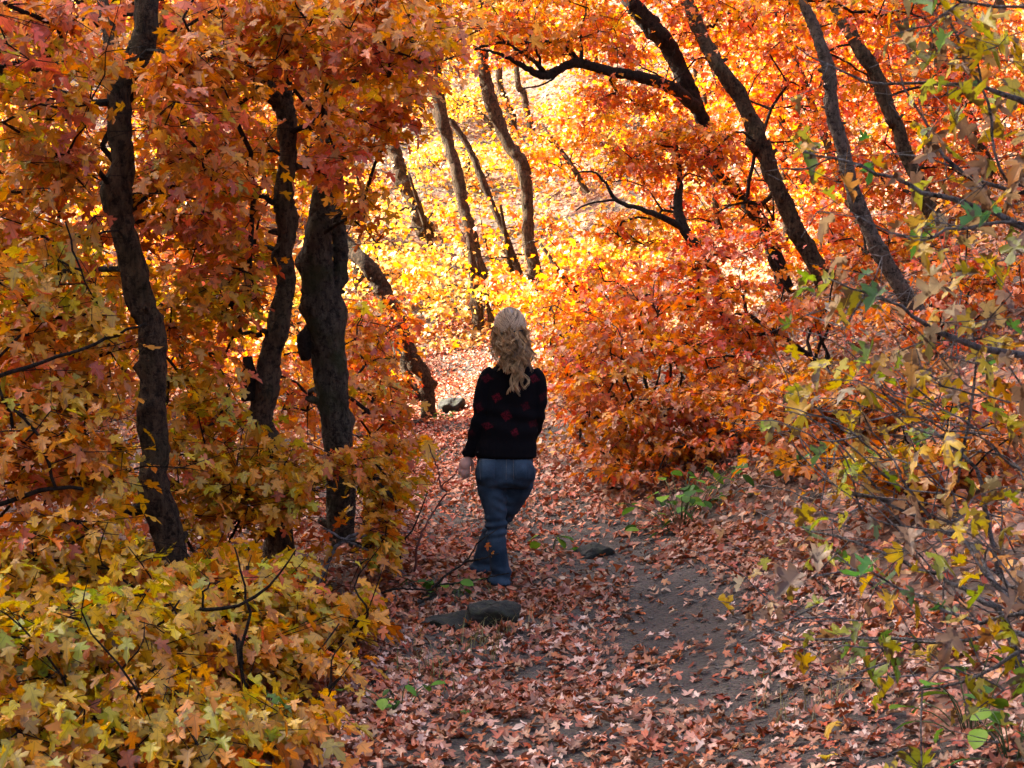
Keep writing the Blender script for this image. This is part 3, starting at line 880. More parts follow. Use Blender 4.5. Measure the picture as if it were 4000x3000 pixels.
foot = ground_hit(1955, 2292)
SKIN = skin_material()
hc = np.array([0.058, 0.01, 1.562])                         # head centre
skin_parts = [
    ball(hc, (0.074, 0.092, 0.108)), ball(hc + [-0.012, 0.04, -0.05], (0.055, 0.062, 0.066)),        # skull, jaw
    ball(hc + [-0.02, 0.108, -0.02], (0.012, 0.018, 0.020)), ball(hc + [-0.022, 0.102, -0.058], (0.022, 0.010, 0.009)),
    ball(hc + [-0.078, 0.0, -0.015], (0.010, 0.018, 0.030)), ball(hc + [0.078, 0.0, -0.015], (0.010, 0.018, 0.030)),
    limb([(0.07, 0.0, 1.33), (0.066, 0.0, 1.42), (0.06, 0.01, 1.50)], [0.06, 0.05, 0.052]),
    loft([(0.03, 0, 0.66, 0.15, 0.10), (0.035, 0, 0.80, 0.155, 0.10), (0.05, 0, 0.98, 0.135, 0.09), (0.065, 0, 1.15, 0.14, 0.095), (0.075, 0, 1.27, 0.13, 0.085), (0.072, 0, 1.34, 0.07, 0.06)]),
    limb([(-0.035, 0, 1.285), (-0.108, -0.012, 1.16), (-0.122, -0.018, 1.04), (-0.150, 0.006, 0.93), (-0.182, 0.04, 0.825), (-0.19, 0.05, 0.785)], [0.036, 0.036, 0.031, 0.028, 0.024, 0.023]),
    limb([(0.185, 0, 1.285), (0.232, -0.005, 1.16), (0.222, 0.0, 1.04), (0.205, 0.07, 0.95), (0.18, 0.16, 0.88), (0.17, 0.19, 0.86)], [0.036, 0.036, 0.031, 0.028, 0.025, 0.024]),
    limb([(-0.05, 0, 0.72), (-0.045, 0, 0.58), (-0.03, 0.01, 0.42), (-0.015, -0.015, 0.25), (0.0, -0.01, 0.08)], [0.085, 0.075, 0.052, 0.048, 0.035]),
    limb([(0.12, 0, 0.72), (0.09, 0.05, 0.58), (0.0, 0.17, 0.42), (-0.07, 0.25, 0.25), (-0.11, 0.32, 0.10)], [0.085, 0.072, 0.052, 0.046, 0.035]),
    # left hand: palm, four curled fingers of different lengths, thumb
    limb([(-0.19, 0.05, 0.79), (-0.203, 0.055, 0.765), (-0.216, 0.058, 0.735), (-0.222, 0.062, 0.715)], [0.024, 0.027, 0.030, 0.024]),
    limb([(-0.196, 0.05, 0.775), (-0.200, 0.052, 0.74), (-0.205, 0.058, 0.712)], [0.018, 0.022, 0.018]),
    limb([(-0.226, 0.06, 0.77), (-0.236, 0.06, 0.74), (-0.238, 0.062, 0.712)], [0.012, 0.018, 0.015]),
    limb([(-0.243, 0.060, 0.722), (-0.250, 0.062, 0.700), (-0.249, 0.078, 0.678), (-0.242, 0.092, 0.672)], [0.0098, 0.0095, 0.0085, 0.0075], k=10, n=20),
    limb([(-0.228, 0.056, 0.716), (-0.233, 0.056, 0.688), (-0.232, 0.074, 0.661), (-0.226, 0.092, 0.656)], [0.0105, 0.010, 0.009, 0.008], k=10, n=20),
    limb([(-0.210, 0.056, 0.714), (-0.212, 0.056, 0.684), (-0.212, 0.076, 0.656), (-0.208, 0.094, 0.652)], [0.0105, 0.010, 0.009, 0.008], k=10, n=20),
    limb([(-0.193, 0.058, 0.716), (-0.193, 0.060, 0.690), (-0.194, 0.080, 0.666), (-0.192, 0.096, 0.662)], [0.0100, 0.0095, 0.0088, 0.0078], k=10, n=20),
    limb([(-0.188, 0.062, 0.765), (-0.172, 0.082, 0.740), (-0.172, 0.096, 0.712), (-0.178, 0.104, 0.692)], [0.015, 0.012, 0.0105, 0.009], k=10, n=20),
    # right hand, in front of the body
    limb([(0.17, 0.19, 0.86), (0.155, 0.225, 0.835), (0.145, 0.25, 0.815)], [0.024, 0.030, 0.022]),
    limb([(0.162, 0.255, 0.825), (0.158, 0.275, 0.800), (0.150, 0.280, 0.775)], [0.0095, 0.009, 0.008], k=10, n=16),
    limb([(0.146, 0.255, 0.815), (0.142, 0.278, 0.790), (0.134, 0.282, 0.764)], [0.010, 0.0095, 0.008], k=10, n=16),
    limb([(0.130, 0.250, 0.812), (0.124, 0.272, 0.788), (0.118, 0.276, 0.764)], [0.010, 0.0095, 0.008], k=10, n=16),
    limb([(0.116, 0.242, 0.816), (0.108, 0.262, 0.796), (0.104, 0.266, 0.778)], [0.009, 0.0085, 0.0075], k=10, n=16),
    limb([(0.135, 0.215, 0.85), (0.112, 0.225, 0.835), (0.100, 0.240, 0.815)], [0.014, 0.011, 0.009], k=10, n=16),
]
person = link('person', fuse('person', skin_parts, 0.0057, SKIN, smooth=3), loc=foot)
person.scale = (0.955,) * 3
tag(person, 'person seen from behind walking up the leafy path in dark sweater and blue jeans', 'person')

def jeans_folds(co):
    x, y, z = co.T
    th = 0.006 * np.sin(z * 95 + 9 * x + 2.5 * np.sin(x * 24)) * np.exp(-((z - 0.50) / 0.10) ** 2) * (0.5 + 0.5 * np.sin(x * 30 + 1))
    kn = 0.009 * np.sin(z * 120 - 14 * x) * np.exp(-((z - 0.36) / 0.06) ** 2)
    hp = 0.004 * np.sin(z * 80 + 30 * np.abs(x - 0.04)) * np.exp(-((z - 0.62) / 0.05) ** 2)
    hm = 0.009 * np.sin(z * 70 + 18 * x) * np.exp(-((z - 0.07) / 0.05) ** 2)
    return th + kn + hp + hm + 0.002 * np.sin(21 * x + 17 * z)
jean_parts = [
    loft([(0.035, 0.0, 0.60, 0.12, 0.09), (0.030, -0.005, 0.64, 0.155, 0.112), (0.028, -0.005, 0.70, 0.172, 0.122), (0.028, 0, 0.76, 0.172, 0.118), (0.03, 0, 0.82, 0.172, 0.112), (0.034, 0, 0.855, 0.165, 0.108)]),
    ball((-0.055, -0.06, 0.70), (0.098, 0.082, 0.10)), ball((0.115, -0.055, 0.70), (0.095, 0.082, 0.10)),
    limb([(-0.055, -0.005, 0.72), (-0.052, -0.005, 0.60), (-0.035, 0.0, 0.48), (-0.030, 0.0, 0.41), (-0.022, -0.012, 0.27), (-0.004, -0.012, 0.14), (0.0, -0.01, 0.08), (-0.004, -0.004, 0.025), (-0.004, -0.004, 0.016)],
         [0.099, 0.088, 0.072, 0.066, 0.060, 0.056, 0.064, 0.078, 0.06]),
    limb([(0.12, 0, 0.72), (0.10, 0.04, 0.60), (0.048, 0.11, 0.48), (0.005, 0.16, 0.42), (-0.065, 0.24, 0.27), (-0.105, 0.29, 0.15), (-0.118, 0.31, 0.09), (-0.122, 0.315, 0.05), (-0.122, 0.315, 0.04)],
         [0.102, 0.090, 0.076, 0.070, 0.060, 0.060, 0.066, 0.075, 0.05]),
]
JEANS = denim_material()
jeans_me = fuse('jeans', jean_parts, 0.006, JEANS, smooth=5, displace=jeans_folds)
jeans = link('jeans', jeans_me, person)
bvh = BVHTree.FromPolygons([tuple(v_.co) for v_ in jeans_me.vertices], [tuple(p_.vertices) for p_ in jeans_me.polygons])
def patch(x0, x1, z0, z1, off, m, name, parent, nx=12, nz=12, tilt=0.0, taper=0.0):
    """a cloth patch lying on the back of the jeans"""
    V = np.zeros((nz, nx, 3))
    for a in range(nz):
        for b in range(nx):
            fz = a / (nz - 1); fx = b / (nx - 1)
            z_ = z0 + (z1 - z0) * fz; xm = (x0 + x1) / 2
            x_ = xm + (x0 + (x1 - x0) * fx - xm) * (1 - taper * (1 - fz)); z_ += tilt * (x_ - xm)
            h_ = bvh.ray_cast(Vector((x_, -1, z_)), Vector((0, 1, 0)))
            p_ = h_[0] if h_[0] is not None else Vector((x_, -0.05, z_))
            edge = a in (0, nz - 1) or b in (0, nx - 1)
            V[a, b] = (p_.x, p_.y - (off if not edge else -0.002), p_.z)
    i = np.arange(nz - 1)[:, None] * nx; j = np.arange(nx - 1)[None]
    q = np.stack([i + j, i + j + 1, i + nx + j + 1, i + nx + j], -1).reshape(-1, 4)
    return link(name, new_mesh(name, V.reshape(-1, 3), q, m, smooth=True), parent)
THREAD = plain('pale_thread', (0.13, 0.13, 0.12))
DENIM2 = denim_material('faded_denim', 1.15)
def seam(pts, parent, r_=0.001):
    q = catmull(np.array([(a, 0, b) for a, b in pts]), 26)
    out = []
    for p_ in q:
        h_ = bvh.ray_cast(Vector((p_[0], -1, p_[2])), Vector((0, 1, 0)))
        out.append((p_[0], (h_[0].y if h_[0] is not None else -0.1) - 0.0035, p_[2]))
    v_, f_ = tube(np.array(out), r_, k=5)
    return link('seam', new_mesh('seam', v_, f_, THREAD), parent)
for (a, b) in ((-0.125, -0.025), (0.075, 0.165)):
    pk = patch(a, b, 0.655, 0.785, 0.0035, DENIM2, 'back_pocket', jeans, taper=0.12)
    seam([(a + 0.006, 0.66), (a + 0.003, 0.72), (a + 0.002, 0.782)], jeans)
    seam([(a + 0.002, 0.782), ((a + b) / 2, 0.779), (b - 0.002, 0.782)], jeans)
seam([(-0.14, 0.822), (-0.06, 0.808), (0.03, 0.795), (0.10, 0.797), (0.175, 0.812)], jeans)
seam([(0.035, 0.80), (0.036, 0.74), (0.034, 0.66)], jeans)

def sweater_folds(co):
    x, y, z = co.T
    e = 0.007 * np.sin(z * 60 + 12 * x) * np.exp(-((z - 1.03) / 0.08) ** 2)
    w = 0.006 * np.sin(z * 48 - 8 * x + 1.5 * np.sin(9 * x)) * np.exp(-((z - 0.92) / 0.09) ** 2)
    hem = 0.006 * np.exp(-((z - 0.80 + 0.05 * (x - 0.03)) / 0.018) ** 2)
    rib = 0.0012 * np.sin(np.arctan2(y, x - 0.03) * 90) * (z < 0.88)
    return e + w + hem + rib + 0.0015 * np.sin(30 * x + 22 * z + 11 * y)
sweater_parts = [
    loft([(0.034, 0.0, 0.782, 0.180, 0.128), (0.036, 0.0, 0.84, 0.182, 0.132), (0.048, 0, 0.94, 0.170, 0.122), (0.060, 0, 1.06, 0.168, 0.118), (0.070, 0, 1.18, 0.165, 0.116), (0.076, 0, 1.27, 0.160, 0.108), (0.076, 0, 1.325, 0.118, 0.09), (0.074, 0, 1.365, 0.085, 0.072), (0.072, 0, 1.39, 0.075, 0.066)]),
    limb([(-0.035, 0, 1.295), (-0.078, -0.005, 1.255), (-0.108, -0.012, 1.16), (-0.122, -0.02, 1.04), (-0.150, 0.005, 0.93), (-0.182, 0.04, 0.825), (-0.192, 0.05, 0.793), (-0.193, 0.051, 0.789)], [0.052, 0.056, 0.051, 0.048, 0.043, 0.038, 0.040, 0.032]),
    limb([(0.185, 0, 1.295), (0.220, -0.003, 1.255), (0.232, -0.005, 1.16), (0.222, 0.0, 1.04), (0.205, 0.07, 0.95), (0.18, 0.16, 0.88), (0.17, 0.185, 0.865)], [0.052, 0.055, 0.051, 0.048, 0.045, 0.042, 0.036]),
]
link('sweater', fuse('sweater', sweater_parts, 0.0065, sweater_material(), smooth=6, displace=sweater_folds), person)
SHOE = plain('dark_shoe', (0.02, 0.018, 0.02), 0.6)
link('shoe', fuse('shoe', [limb([(0.0, -0.06, 0.028), (-0.002, 0.0, 0.04), (-0.006, 0.09, 0.03), (-0.008, 0.17, 0.022)], [0.026, 0.036, 0.036, 0.024])], 0.006, SHOE), person)
link('shoe', fuse('shoe', [limb([(-0.112, 0.255, 0.045), (-0.118, 0.31, 0.055), (-0.122, 0.40, 0.045), (-0.124, 0.48, 0.04)], [0.026, 0.036, 0.036, 0.024])], 0.006, SHOE), person)

# hair: a smooth gathered cap of strands, a clip, and long loose curls below it
hr = rg(70)
hv, hf, hcols = [], [], []
def strand(pts, r0, r1, col, k=3):
    n = len(pts)
    v_, f_ = tube(pts, np.linspace(r0, r1, n), k=k, caps=False)
    hv.append(v_); hf.append(f_[0]); hcols.append(np.repeat([col], len(v_), 0) if np.ndim(col) == 1 else np.repeat(col, k, 0))
ash, blond, gold, dark = np.array([0.42, 0.32, 0.23]), np.array([0.55, 0.36, 0.17]), np.array([0.36, 0.17, 0.05]), np.array([0.12, 0.07, 0.035])
cap_r = np.array([0.096, 0.112, 0.122])
def on_cap(u, lift=0.0):
    """unit directions -> point on the hair cap"""
    u = u / np.linalg.norm(u, axis=-1, keepdims=True)
    return hc + [0, -0.004, 0.0] + u * (cap_r + lift)
knot = np.array([0.14, -1.0, -0.14])
for i_ in range(620):
    a = hr.uniform(0, 2 * math.pi); el = hr.uniform(0.15, 1.0)
    st = np.array([math.cos(a) * 1.0, 0.55 * abs(math.sin(a)) + 0.25 * hr.random(), el])        # from forehead and temples
    if hr.random() < 0.45: st = np.array([hr.normal(0, 0.7), hr.uniform(-0.3, 0.6), 1.0])
    en = knot + np.array([hr.normal(0, 0.28), 0, hr.normal(0, 0.10)])
    t_ = np.linspace(0, 1, 14)[:, None]
    st, en = st / np.linalg.norm(st), en / np.linalg.norm(en)
    mid = st * (1 - t_) + en * t_ + np.array([np.sign(st[0]) * 0.25, 0, 0.10]) * np.sin(math.pi * t_)
    q = on_cap(mid, hr.uniform(-0.006, 0.006))
    tone = ash * (0.95 - hr.random() * 0.5) + blond * 0.45 if hr.random() < 0.76 else dark * hr.uniform(1, 2.2)
    strand(q, hr.uniform(0.0018, 0.0036), 0.002, tone * hr.uniform(0.8, 1.15))
cap_me_v, cap_me_f = ball(hc + [0, -0.006, 0.004], cap_r - 0.004, k=26)
def ringlet(st, length, out_dir, amp, turns, tone, bundle=6, fall=None):
    n = 34; t_ = np.linspace(0, 1, n)
    ph = hr.uniform(0, 6.28); sgn = hr.choice([-1, 1])
    side = np.cross(out_dir, [0, 0, 1.0]); side = side / (np.linalg.norm(side) + 1e-9)
    drop = -length * t_
    base = np.stack([np.zeros(n), np.zeros(n), drop], -1) + np.outer(np.sin(t_ * math.pi * 0.6) * 0.035, out_dir)
    if fall is not None: base = base + np.outer(t_ ** 1.3, fall)
    am = amp * (0.25 + 0.75 * t_)
    hel = (np.cos(sgn * turns * 2 * math.pi * t_ ** 0.9 + ph) * am)[:, None] * side + (np.sin(sgn * turns * 2 * math.pi * t_ ** 0.9 + ph) * am * 0.7)[:, None] * out_dir
    c = st + base + hel
    for b_ in range(bundle):
        off = hr.normal(0, 0.0042, 3); wob = np.outer(np.sin(t_ * hr.uniform(4, 9) + hr.uniform(0, 6)), hr.normal(0, 0.0038, 3))
        shade = np.clip(tone * hr.uniform(0.55, 1.35), 0, 0.8)
        root_c = gold * hr.uniform(0.35, 0.9)                                    # darker golden roots, paler ends
        strand(c + off + wob, hr.uniform(0.0020, 0.0036), 0.0009, root_c * (1 - t_[:, None] ** 0.7) + shade * t_[:, None] ** 0.7, k=3)
for i_ in range(84):
    a = hr.uniform(-0.15, math.pi + 0.15)                 # half ring round the back of the head
    u = np.array([math.cos(a), -abs(math.sin(a)) - 0.1, hr.uniform(-0.75, 0.12)])
    st = on_cap(u, 0.002)
    od = np.array([u[0], u[1], 0.0]); od = od / np.linalg.norm(od)
    mixc = hr.random()
    tone = blond * mixc + gold * (1 - mixc) if hr.random() < 0.7 else dark * 1.5
    L_ = hr.uniform(0.09, 0.21)
    fall = np.array([(0.088 - st[0]) * 0.35 + hr.normal(0.02, 0.03), -0.035 - 0.07 * hr.random() + (-0.10 - st[1]) * 0.4, 0])
    ringlet(st, L_, od, hr.uniform(0.012, 0.028), hr.uniform(1.2, 2.2), tone, fall=fall)
for i_ in range(20):                                      # the longest curls down the back
    st = on_cap(np.array([hr.uniform(-0.25, 0.75), -1.0, hr.uniform(-0.8, -0.35)]), 0.008)
    mixc = hr.random(); tone = blond * (0.6 + 0.4 * mixc) + gold * 0.25
    ringlet(st, hr.uniform(0.18, 0.33), np.array([0.0, -1.0, 0]), hr.uniform(0.014, 0.030), hr.uniform(1.4, 2.4), tone,
            fall=np.array([hr.normal(0.025, 0.03), -0.065 - 0.03 * hr.random(), 0]), bundle=7)
V, Q, o_ = [], [], 0
for a, b in zip(hv, hf):
    V.append(a); Q.append(b + o_); o_ += len(a)
hc_cols = np.vstack(hcols)
V.append(cap_me_v); Q.append(cap_me_f[0] + o_); T3 = cap_me_f[1] + o_
keepv = np.vstack(V)
cols = np.vstack([hc_cols, np.repeat([ash * 0.45], len(cap_me_v), 0)])
# leave the face free of the cap
quads = np.vstack(Q)
quads = quads[~((keepv[quads][:, :, 1].mean(1) > hc[1] + 0.055) & (keepv[quads][:, :, 2].mean(1) < hc[2] + 0.05))]
link('hair', new_mesh('hair', keepv, [quads, T3], hair_material(), cols=cols, smooth=True), person)
ca = on_cap(np.array([[0.02, -1, -0.22], [0.22, -1, -0.17], [0.5, -0.95, -0.13], [0.8, -0.7, -0.10]]), 0.008)
v_, f_ = tube(catmull(ca, 20), 0.006, k=6)
link('hair_clip', new_mesh('hair_clip', v_, f_, plain('dark_clip', (0.015, 0.012, 0.012), 0.5), smooth=True), person)
for s_ in (-1, 1):
    v_, f_ = ball(hc + [-0.02 + 0.030 * s_, 0.088, 0.0], 0.011, k=10)
    link('eye', new_mesh('eye', v_, f_, plain('eye_white_iris', (0.25, 0.27, 0.3), 0.2), smooth=True), person)

# trunks and branches that stay bare in view: polyline (px), distance, half width
CLEAR = [
    ([(570, 0), (568, 140)], 8.2, 70), ([(462, 380), (468, 540), (481, 640), (456, 760), (481, 886), (519, 1013), (550, 1190), (582, 1266), (595, 1380), (601, 1506), (595, 1640), (605, 1760), (600, 1900), (640, 2030), (675, 2110)], 8.2, 78),
    ([(1115, 430), (1125, 600), (1112, 790), (1120, 900), (1105, 1010), (1112, 1100), (1095, 1220), (1060, 1400), (1040, 1560)], 9.6, 66),
    ([(1240, 900), (1240, 1063), (1262, 1190), (1282, 1340), (1298, 1500), (1312, 1650)], 10.3, 105), ([(1326, 1950), (1335, 2230)], 10.3, 80),
    ([(1352, 952), (1429, 1033), (1510, 1155), (1555, 1260), (1592, 1355), (1640, 1440), (1670, 1543), (1675, 1625)], 18, 48),
    ([(1552, 626), (1597, 753), (1651, 902)], 27, 42), ([(1724, 468), (1781, 665), (1832, 886), (1880, 1044)], 26, 34),
    ([(1838, 589), (1939, 836), (2015, 1038)], 26, 26), ([(1925, 400), (1990, 570), (2053, 696), (2062, 860), (2085, 1050)], 25, 38),
    ([(2809, 266), (2942, 494), (3056, 779), (3150, 970)], 16, 50),
    ([(3208, 177), (3246, 380), (3290, 570), (3347, 791), (3436, 988), (3540, 1160)], 12.5, 44),
    ([(3372, 209), (3461, 405), (3531, 589)], 15, 40),
    ([(2500, 50), (2600, 170), (2680, 330), (2740, 440)], 17, 40),
    ([(2693, 405), (2503, 298), (2376, 279), (2212, 253), (2136, 291), (1965, 253)], 15, 34),
    ([(2661, 886), (2503, 817), (2408, 785), (2313, 671)], 15, 24),
]
WINDOW = [(1560, 640), (1730, 400), (2110, 400), (2290, 700), (2290, 1010), (2240, 1230), (1660, 1250), (1460, 1010), (1440, 880)]

def in_poly(px, py, poly):
    inside = np.zeros(len(px), bool)
    j_ = len(poly) - 1
    for i_ in range(len(poly)):
        (xi, yi), (xj, yj) = poly[i_], poly[j_]
        c = ((yi > py) != (yj > py)) & (px < (xj - xi) * (py - yi) / (yj - yi + 1e-9) + xi)
        inside ^= c; j_ = i_
    return inside

def blocked(p, rng, strength=0.9):
    px, py, dep = project(p)
    out = in_poly(px + rng.normal(0, 65, len(px)), py + rng.normal(0, 65, len(px)), WINDOW) & (dep < 18) & (rng.random(len(px)) < 0.86)
    for pl, Yt, w in CLEAR:
        pl = np.array(pl, float)
        a, b = pl[:-1], pl[1:]
        q = np.stack([px, py], -1)[:, None]
        ab = (b - a)[None]
        t_ = np.clip(((q - a[None]) * ab).sum(-1) / (ab ** 2).sum(-1), 0, 1)
        dist = np.linalg.norm(q - (a[None] + t_[..., None] * ab), axis=-1).min(1)
        # px half-size of a leaf grows as it comes nearer
        out |= (dist < w + 0.03 * F * K / np.maximum(dep, 1)) & (dep < Yt + 0.25) & (rng.random(len(px)) < strength)
    return out
_ic = in_corridor
_brng = np.random.default_rng(99)
def in_corridor(p, margin=0.15):
    return _ic(p, margin) | blocked(p, _brng)

LS = 0.068
LN = 0.078
# ---------------------------------------------------------------- left: the three near maples
plant('maple_tree', 'crooked slender maple with knobbly dark trunk, leftmost of the near trunks', 'tree',
      [[(560, -420, 8.4, 37), (566, -200, 8.3, 42), (566, 0, 8.2, 46), (570, 140, 8.2, 46), (535, 230, 8.2, 46), (468, 330, 8.2, 46), (466, 443, 8.2, 44), (468, 538, 8.2, 46), (481, 633, 8.2, 44),
        (452, 760, 8.2, 59), (481, 886, 8.2, 48), (519, 1013, 8.2, 50), (550, 1190, 8.2, 52), (584, 1266, 8.2, 55), (595, 1380, 8.2, 50), (602, 1506, 8.2, 53), (595, 1633, 8.2, 55),
        (607, 1760, 8.2, 53), (595, 1886, 8.2, 57), (633, 2013, 8.2, 61), (660, 2130, 8.2, 59), (690, 2330, 8.2, 64)],
       [(300, -250, 8.6, 11), (380, -60, 8.5, 18), (428, 130, 8.3, 28), (440, 230, 8.2, 33), (460, 330, 8.2, 40)]],
      [(250, 150, 8.9, 0.75, 0.7, 0.40, 30), (650, 60, 9.0, 0.6, 0.6, 0.4, 24), (250, 600, 9.2, 0.6, 0.6, 0.45, 22), (650, 520, 9.3, 0.55, 0.5, 0.5, 20), (150, -1500, 6.4, 1.7, 1.5, 0.6, 5),  # last cluster: sparse unseen crown overhead, added to shade the lower left
       (120, 1000, 9.0, 0.5, 0.6, 0.45, 34), (250, 350, 7.4, 0.55, 0.4, 0.4, 22), (760, 850, 9.2, 0.45, 0.5, 0.4, 24), (60, 150, 7.2, 0.4, 0.4, 0.4, 16), (300, 700, 7.6, 0.3, 0.3, 0.35, 14), (700, 300, 7.7, 0.35, 0.3, 0.3, 16), (760, 650, 7.9, 0.3, 0.3, 0.3, 12)],
      [('pink', 4), ('orange', 5), ('amber', 2.5)], LN, 20, 1, rg(1), singles=300,
      branches=[[(455, 400, 8.2, 18), (330, 400, 8.1, 14), (240, 365, 8.0, 10), (140, 330, 8.0, 8), (0, 325, 7.9, 7)],
                [(470, 2000, 8.2, 16), (560, 1980, 8.2, 26), (610, 1960, 8.2, 30)],
                [(430, 280, 8.2, 10), (340, 200, 8.1, 7), (270, 110, 8.0, 5)],
                [(620, 140, 8.2, 10), (700, 110, 8.3, 7), (800, 60, 8.4, 5)]])
plant('maple_tree', 'thin bare-stemmed maple between the knobbly and the thick mossy trunks', 'tree',
      [[(1180, -500, 9.9, 24), (1150, -150, 9.8, 29), (1110, 150, 9.7, 33), (1100, 330, 9.6, 40), (1108, 400, 9.6, 39), (1120, 480, 9.6, 35), (1126, 600, 9.6, 33), (1120, 700, 9.6, 34), (1108, 790, 9.6, 44), (1124, 860, 9.6, 35),
        (1115, 950, 9.6, 35), (1105, 1010, 9.6, 39), (1120, 1095, 9.6, 37), (1101, 1190, 9.6, 40), (1076, 1316, 9.6, 42), (1046, 1430, 9.6, 46), (1040, 1540, 9.6, 48), (1020, 1640, 9.6, 50), (1040, 1760, 9.6, 50), (1070, 1900, 9.6, 52), (1090, 2100, 9.6, 55)],
       [(860, -100, 9.9, 13), (950, 150, 9.7, 22), (1013, 304, 9.6, 35), (1070, 370, 9.6, 40), (1105, 410, 9.6, 37)]],
      [(1000, 120, 9.9, 0.8, 0.6, 0.45, 34), (1400, 60, 10.1, 0.75, 0.6, 0.40, 34), (900, 600, 10.2, 0.55, 0.5, 0.55, 20), (1300, 480, 10.2, 0.5, 0.5, 0.45, 12), (900, -1100, 8.5, 1.5, 1.5, 0.6, 6),  # last cluster: sparse unseen crown overhead, added to darken the left
       (1230, 130, 8.6, 0.7, 0.5, 0.30, 34), (1500, 120, 8.4, 0.6, 0.4, 0.25, 26), (930, 1000, 10.3, 0.4, 0.5, 0.4, 26), (1350, 760, 10.0, 0.3, 0.3, 0.35, 7), (880, 280, 8.7, 0.4, 0.4, 0.35, 18), (880, 750, 9.0, 0.3, 0.3, 0.35, 14), (920, 1080, 9.1, 0.25, 0.3, 0.3, 10), (1230, 480, 9.2, 0.3, 0.3, 0.3, 7)],
      [('pink', 3.5), ('orange', 5), ('amber', 2.5)], LN, 20, 1, rg(2), singles=300,
      branches=[[(1085, 800, 9.6, 14), (1030, 770, 9.5, 9), (960, 770, 9.5, 7), (930, 790, 9.4, 6)],
                [(1020, 1310, 9.6, 12), (960, 1300, 9.5, 7), (900, 1320, 9.4, 5)],
                [(985, 1560, 9.6, 40), (975, 1480, 9.6, 32), (968, 1400, 9.6, 20)]])
plant('maple_tree', 'thick mossy maple trunk forking in two beside the path', 'tree',
      [[(1290, 250, 10.6, 27), (1280, 520, 10.5, 31), (1262, 760, 10.4, 41), (1245, 900, 10.3, 53), (1240, 1000, 10.3, 60), (1244, 1080, 10.3, 65), (1260, 1190, 10.3, 70), (1276, 1316, 10.3, 68), (1291, 1443, 10.3, 63), (1302, 1570, 10.3, 62),
        (1314, 1665, 10.3, 57), (1325, 1800, 10.3, 57), (1329, 1950, 10.3, 55), (1332, 2100, 10.3, 57), (1340, 2230, 10.3, 66), (1345, 2290, 10.3, 82)],
       [(1340, 420, 10.7, 13), (1322, 650, 10.6, 17), (1318, 800, 10.5, 24), (1326, 920, 10.4, 29), (1328, 1040, 10.35, 29), (1305, 1130, 10.3, 31), (1280, 1220, 10.3, 37)]],
      [(1250, 350, 11.2, 0.7, 0.6, 0.6, 12), (1480, 330, 11.0, 0.4, 0.5, 0.5, 9), (1400, -100, 11.0, 0.8, 0.6, 0.5, 28), (1500, 1300, 11.6, 0.35, 0.5, 0.25, 18), (1180, 1450, 11.2, 0.3, 0.4, 0.5, 18),
       (1460, 1600, 11.4, 0.25, 0.4, 0.3, 16), (1520, 520, 9.8, 0.34, 0.3, 0.40, 11), (1580, 380, 9.6, 0.22, 0.3, 0.2, 10), (1440, 850, 9.9, 0.14, 0.25, 0.2, 7)],
      [('orange', 5), ('pink', 2), ('amber', 1.5)], LN, 20, 1, rg(3), singles=220, bark=bark_material('mossy_bark', (0.014, 0.011, 0.007), (0.13, 0.105, 0.07), moss=0.7), bump=0.10, trunk_k=20,
      branches=[[(1215, 1290, 10.3, 30), (1190, 1330, 10.25, 34), (1195, 1400, 10.25, 22)]])

# ---------------------------------------------------------------- left: saplings and bushes in front of and between the trunks
def stems(px, py, Y, k_, spread, rng, h, half=7):
    """a bundle of upright thin stems rooted near one spot"""
    out = []
    for i_ in range(k_):
        b = ground_hit(px, py) if Y is None else P(px, py, Y)
        b = np.array([b[0] + rng.normal(0, 0.05), b[1] + rng.normal(0, 0.05), 0]); b[2] = float(H(b[0], b[1])) - 0.05
        a = rng.uniform(0, 6.28); tip = b + np.array([math.cos(a) * spread * rng.uniform(0.4, 1), math.sin(a) * spread * rng.uniform(0.4, 1), h * rng.uniform(0.45, 0.8)])
        mid = (b + tip) / 2 + rng.normal(0, 0.10, 3) * np.array([1, 1, 0.3])
        r_ = m_of(half, b[1])
        q1 = b * 0.75 + tip * 0.25 + rng.normal(0, 0.04, 3); q3 = b * 0.25 + tip * 0.75 + rng.normal(0, 0.05, 3)
        out.append([(b, r_), (q1, r_ * 0.9), (mid, r_ * 0.7), (q3, r_ * 0.5), (tip, r_ * 0.25)])
    return out

def bush(name, label, cat, px, py, Y, h, blobs, pal, rng, k_=4, spread=0.4, size=LS, per=15, lod=0, singles=150, half=7, group=None, **kw):
    return plant(name, label, cat, stems(px, py, Y, k_, spread, rng, h, half), blobs, pal, size, per, lod, rng, group=group, bark=BARK_DARK, singles=singles, bump=0.06, trunk_k=6, part='stem', to_ground=True, **kw)

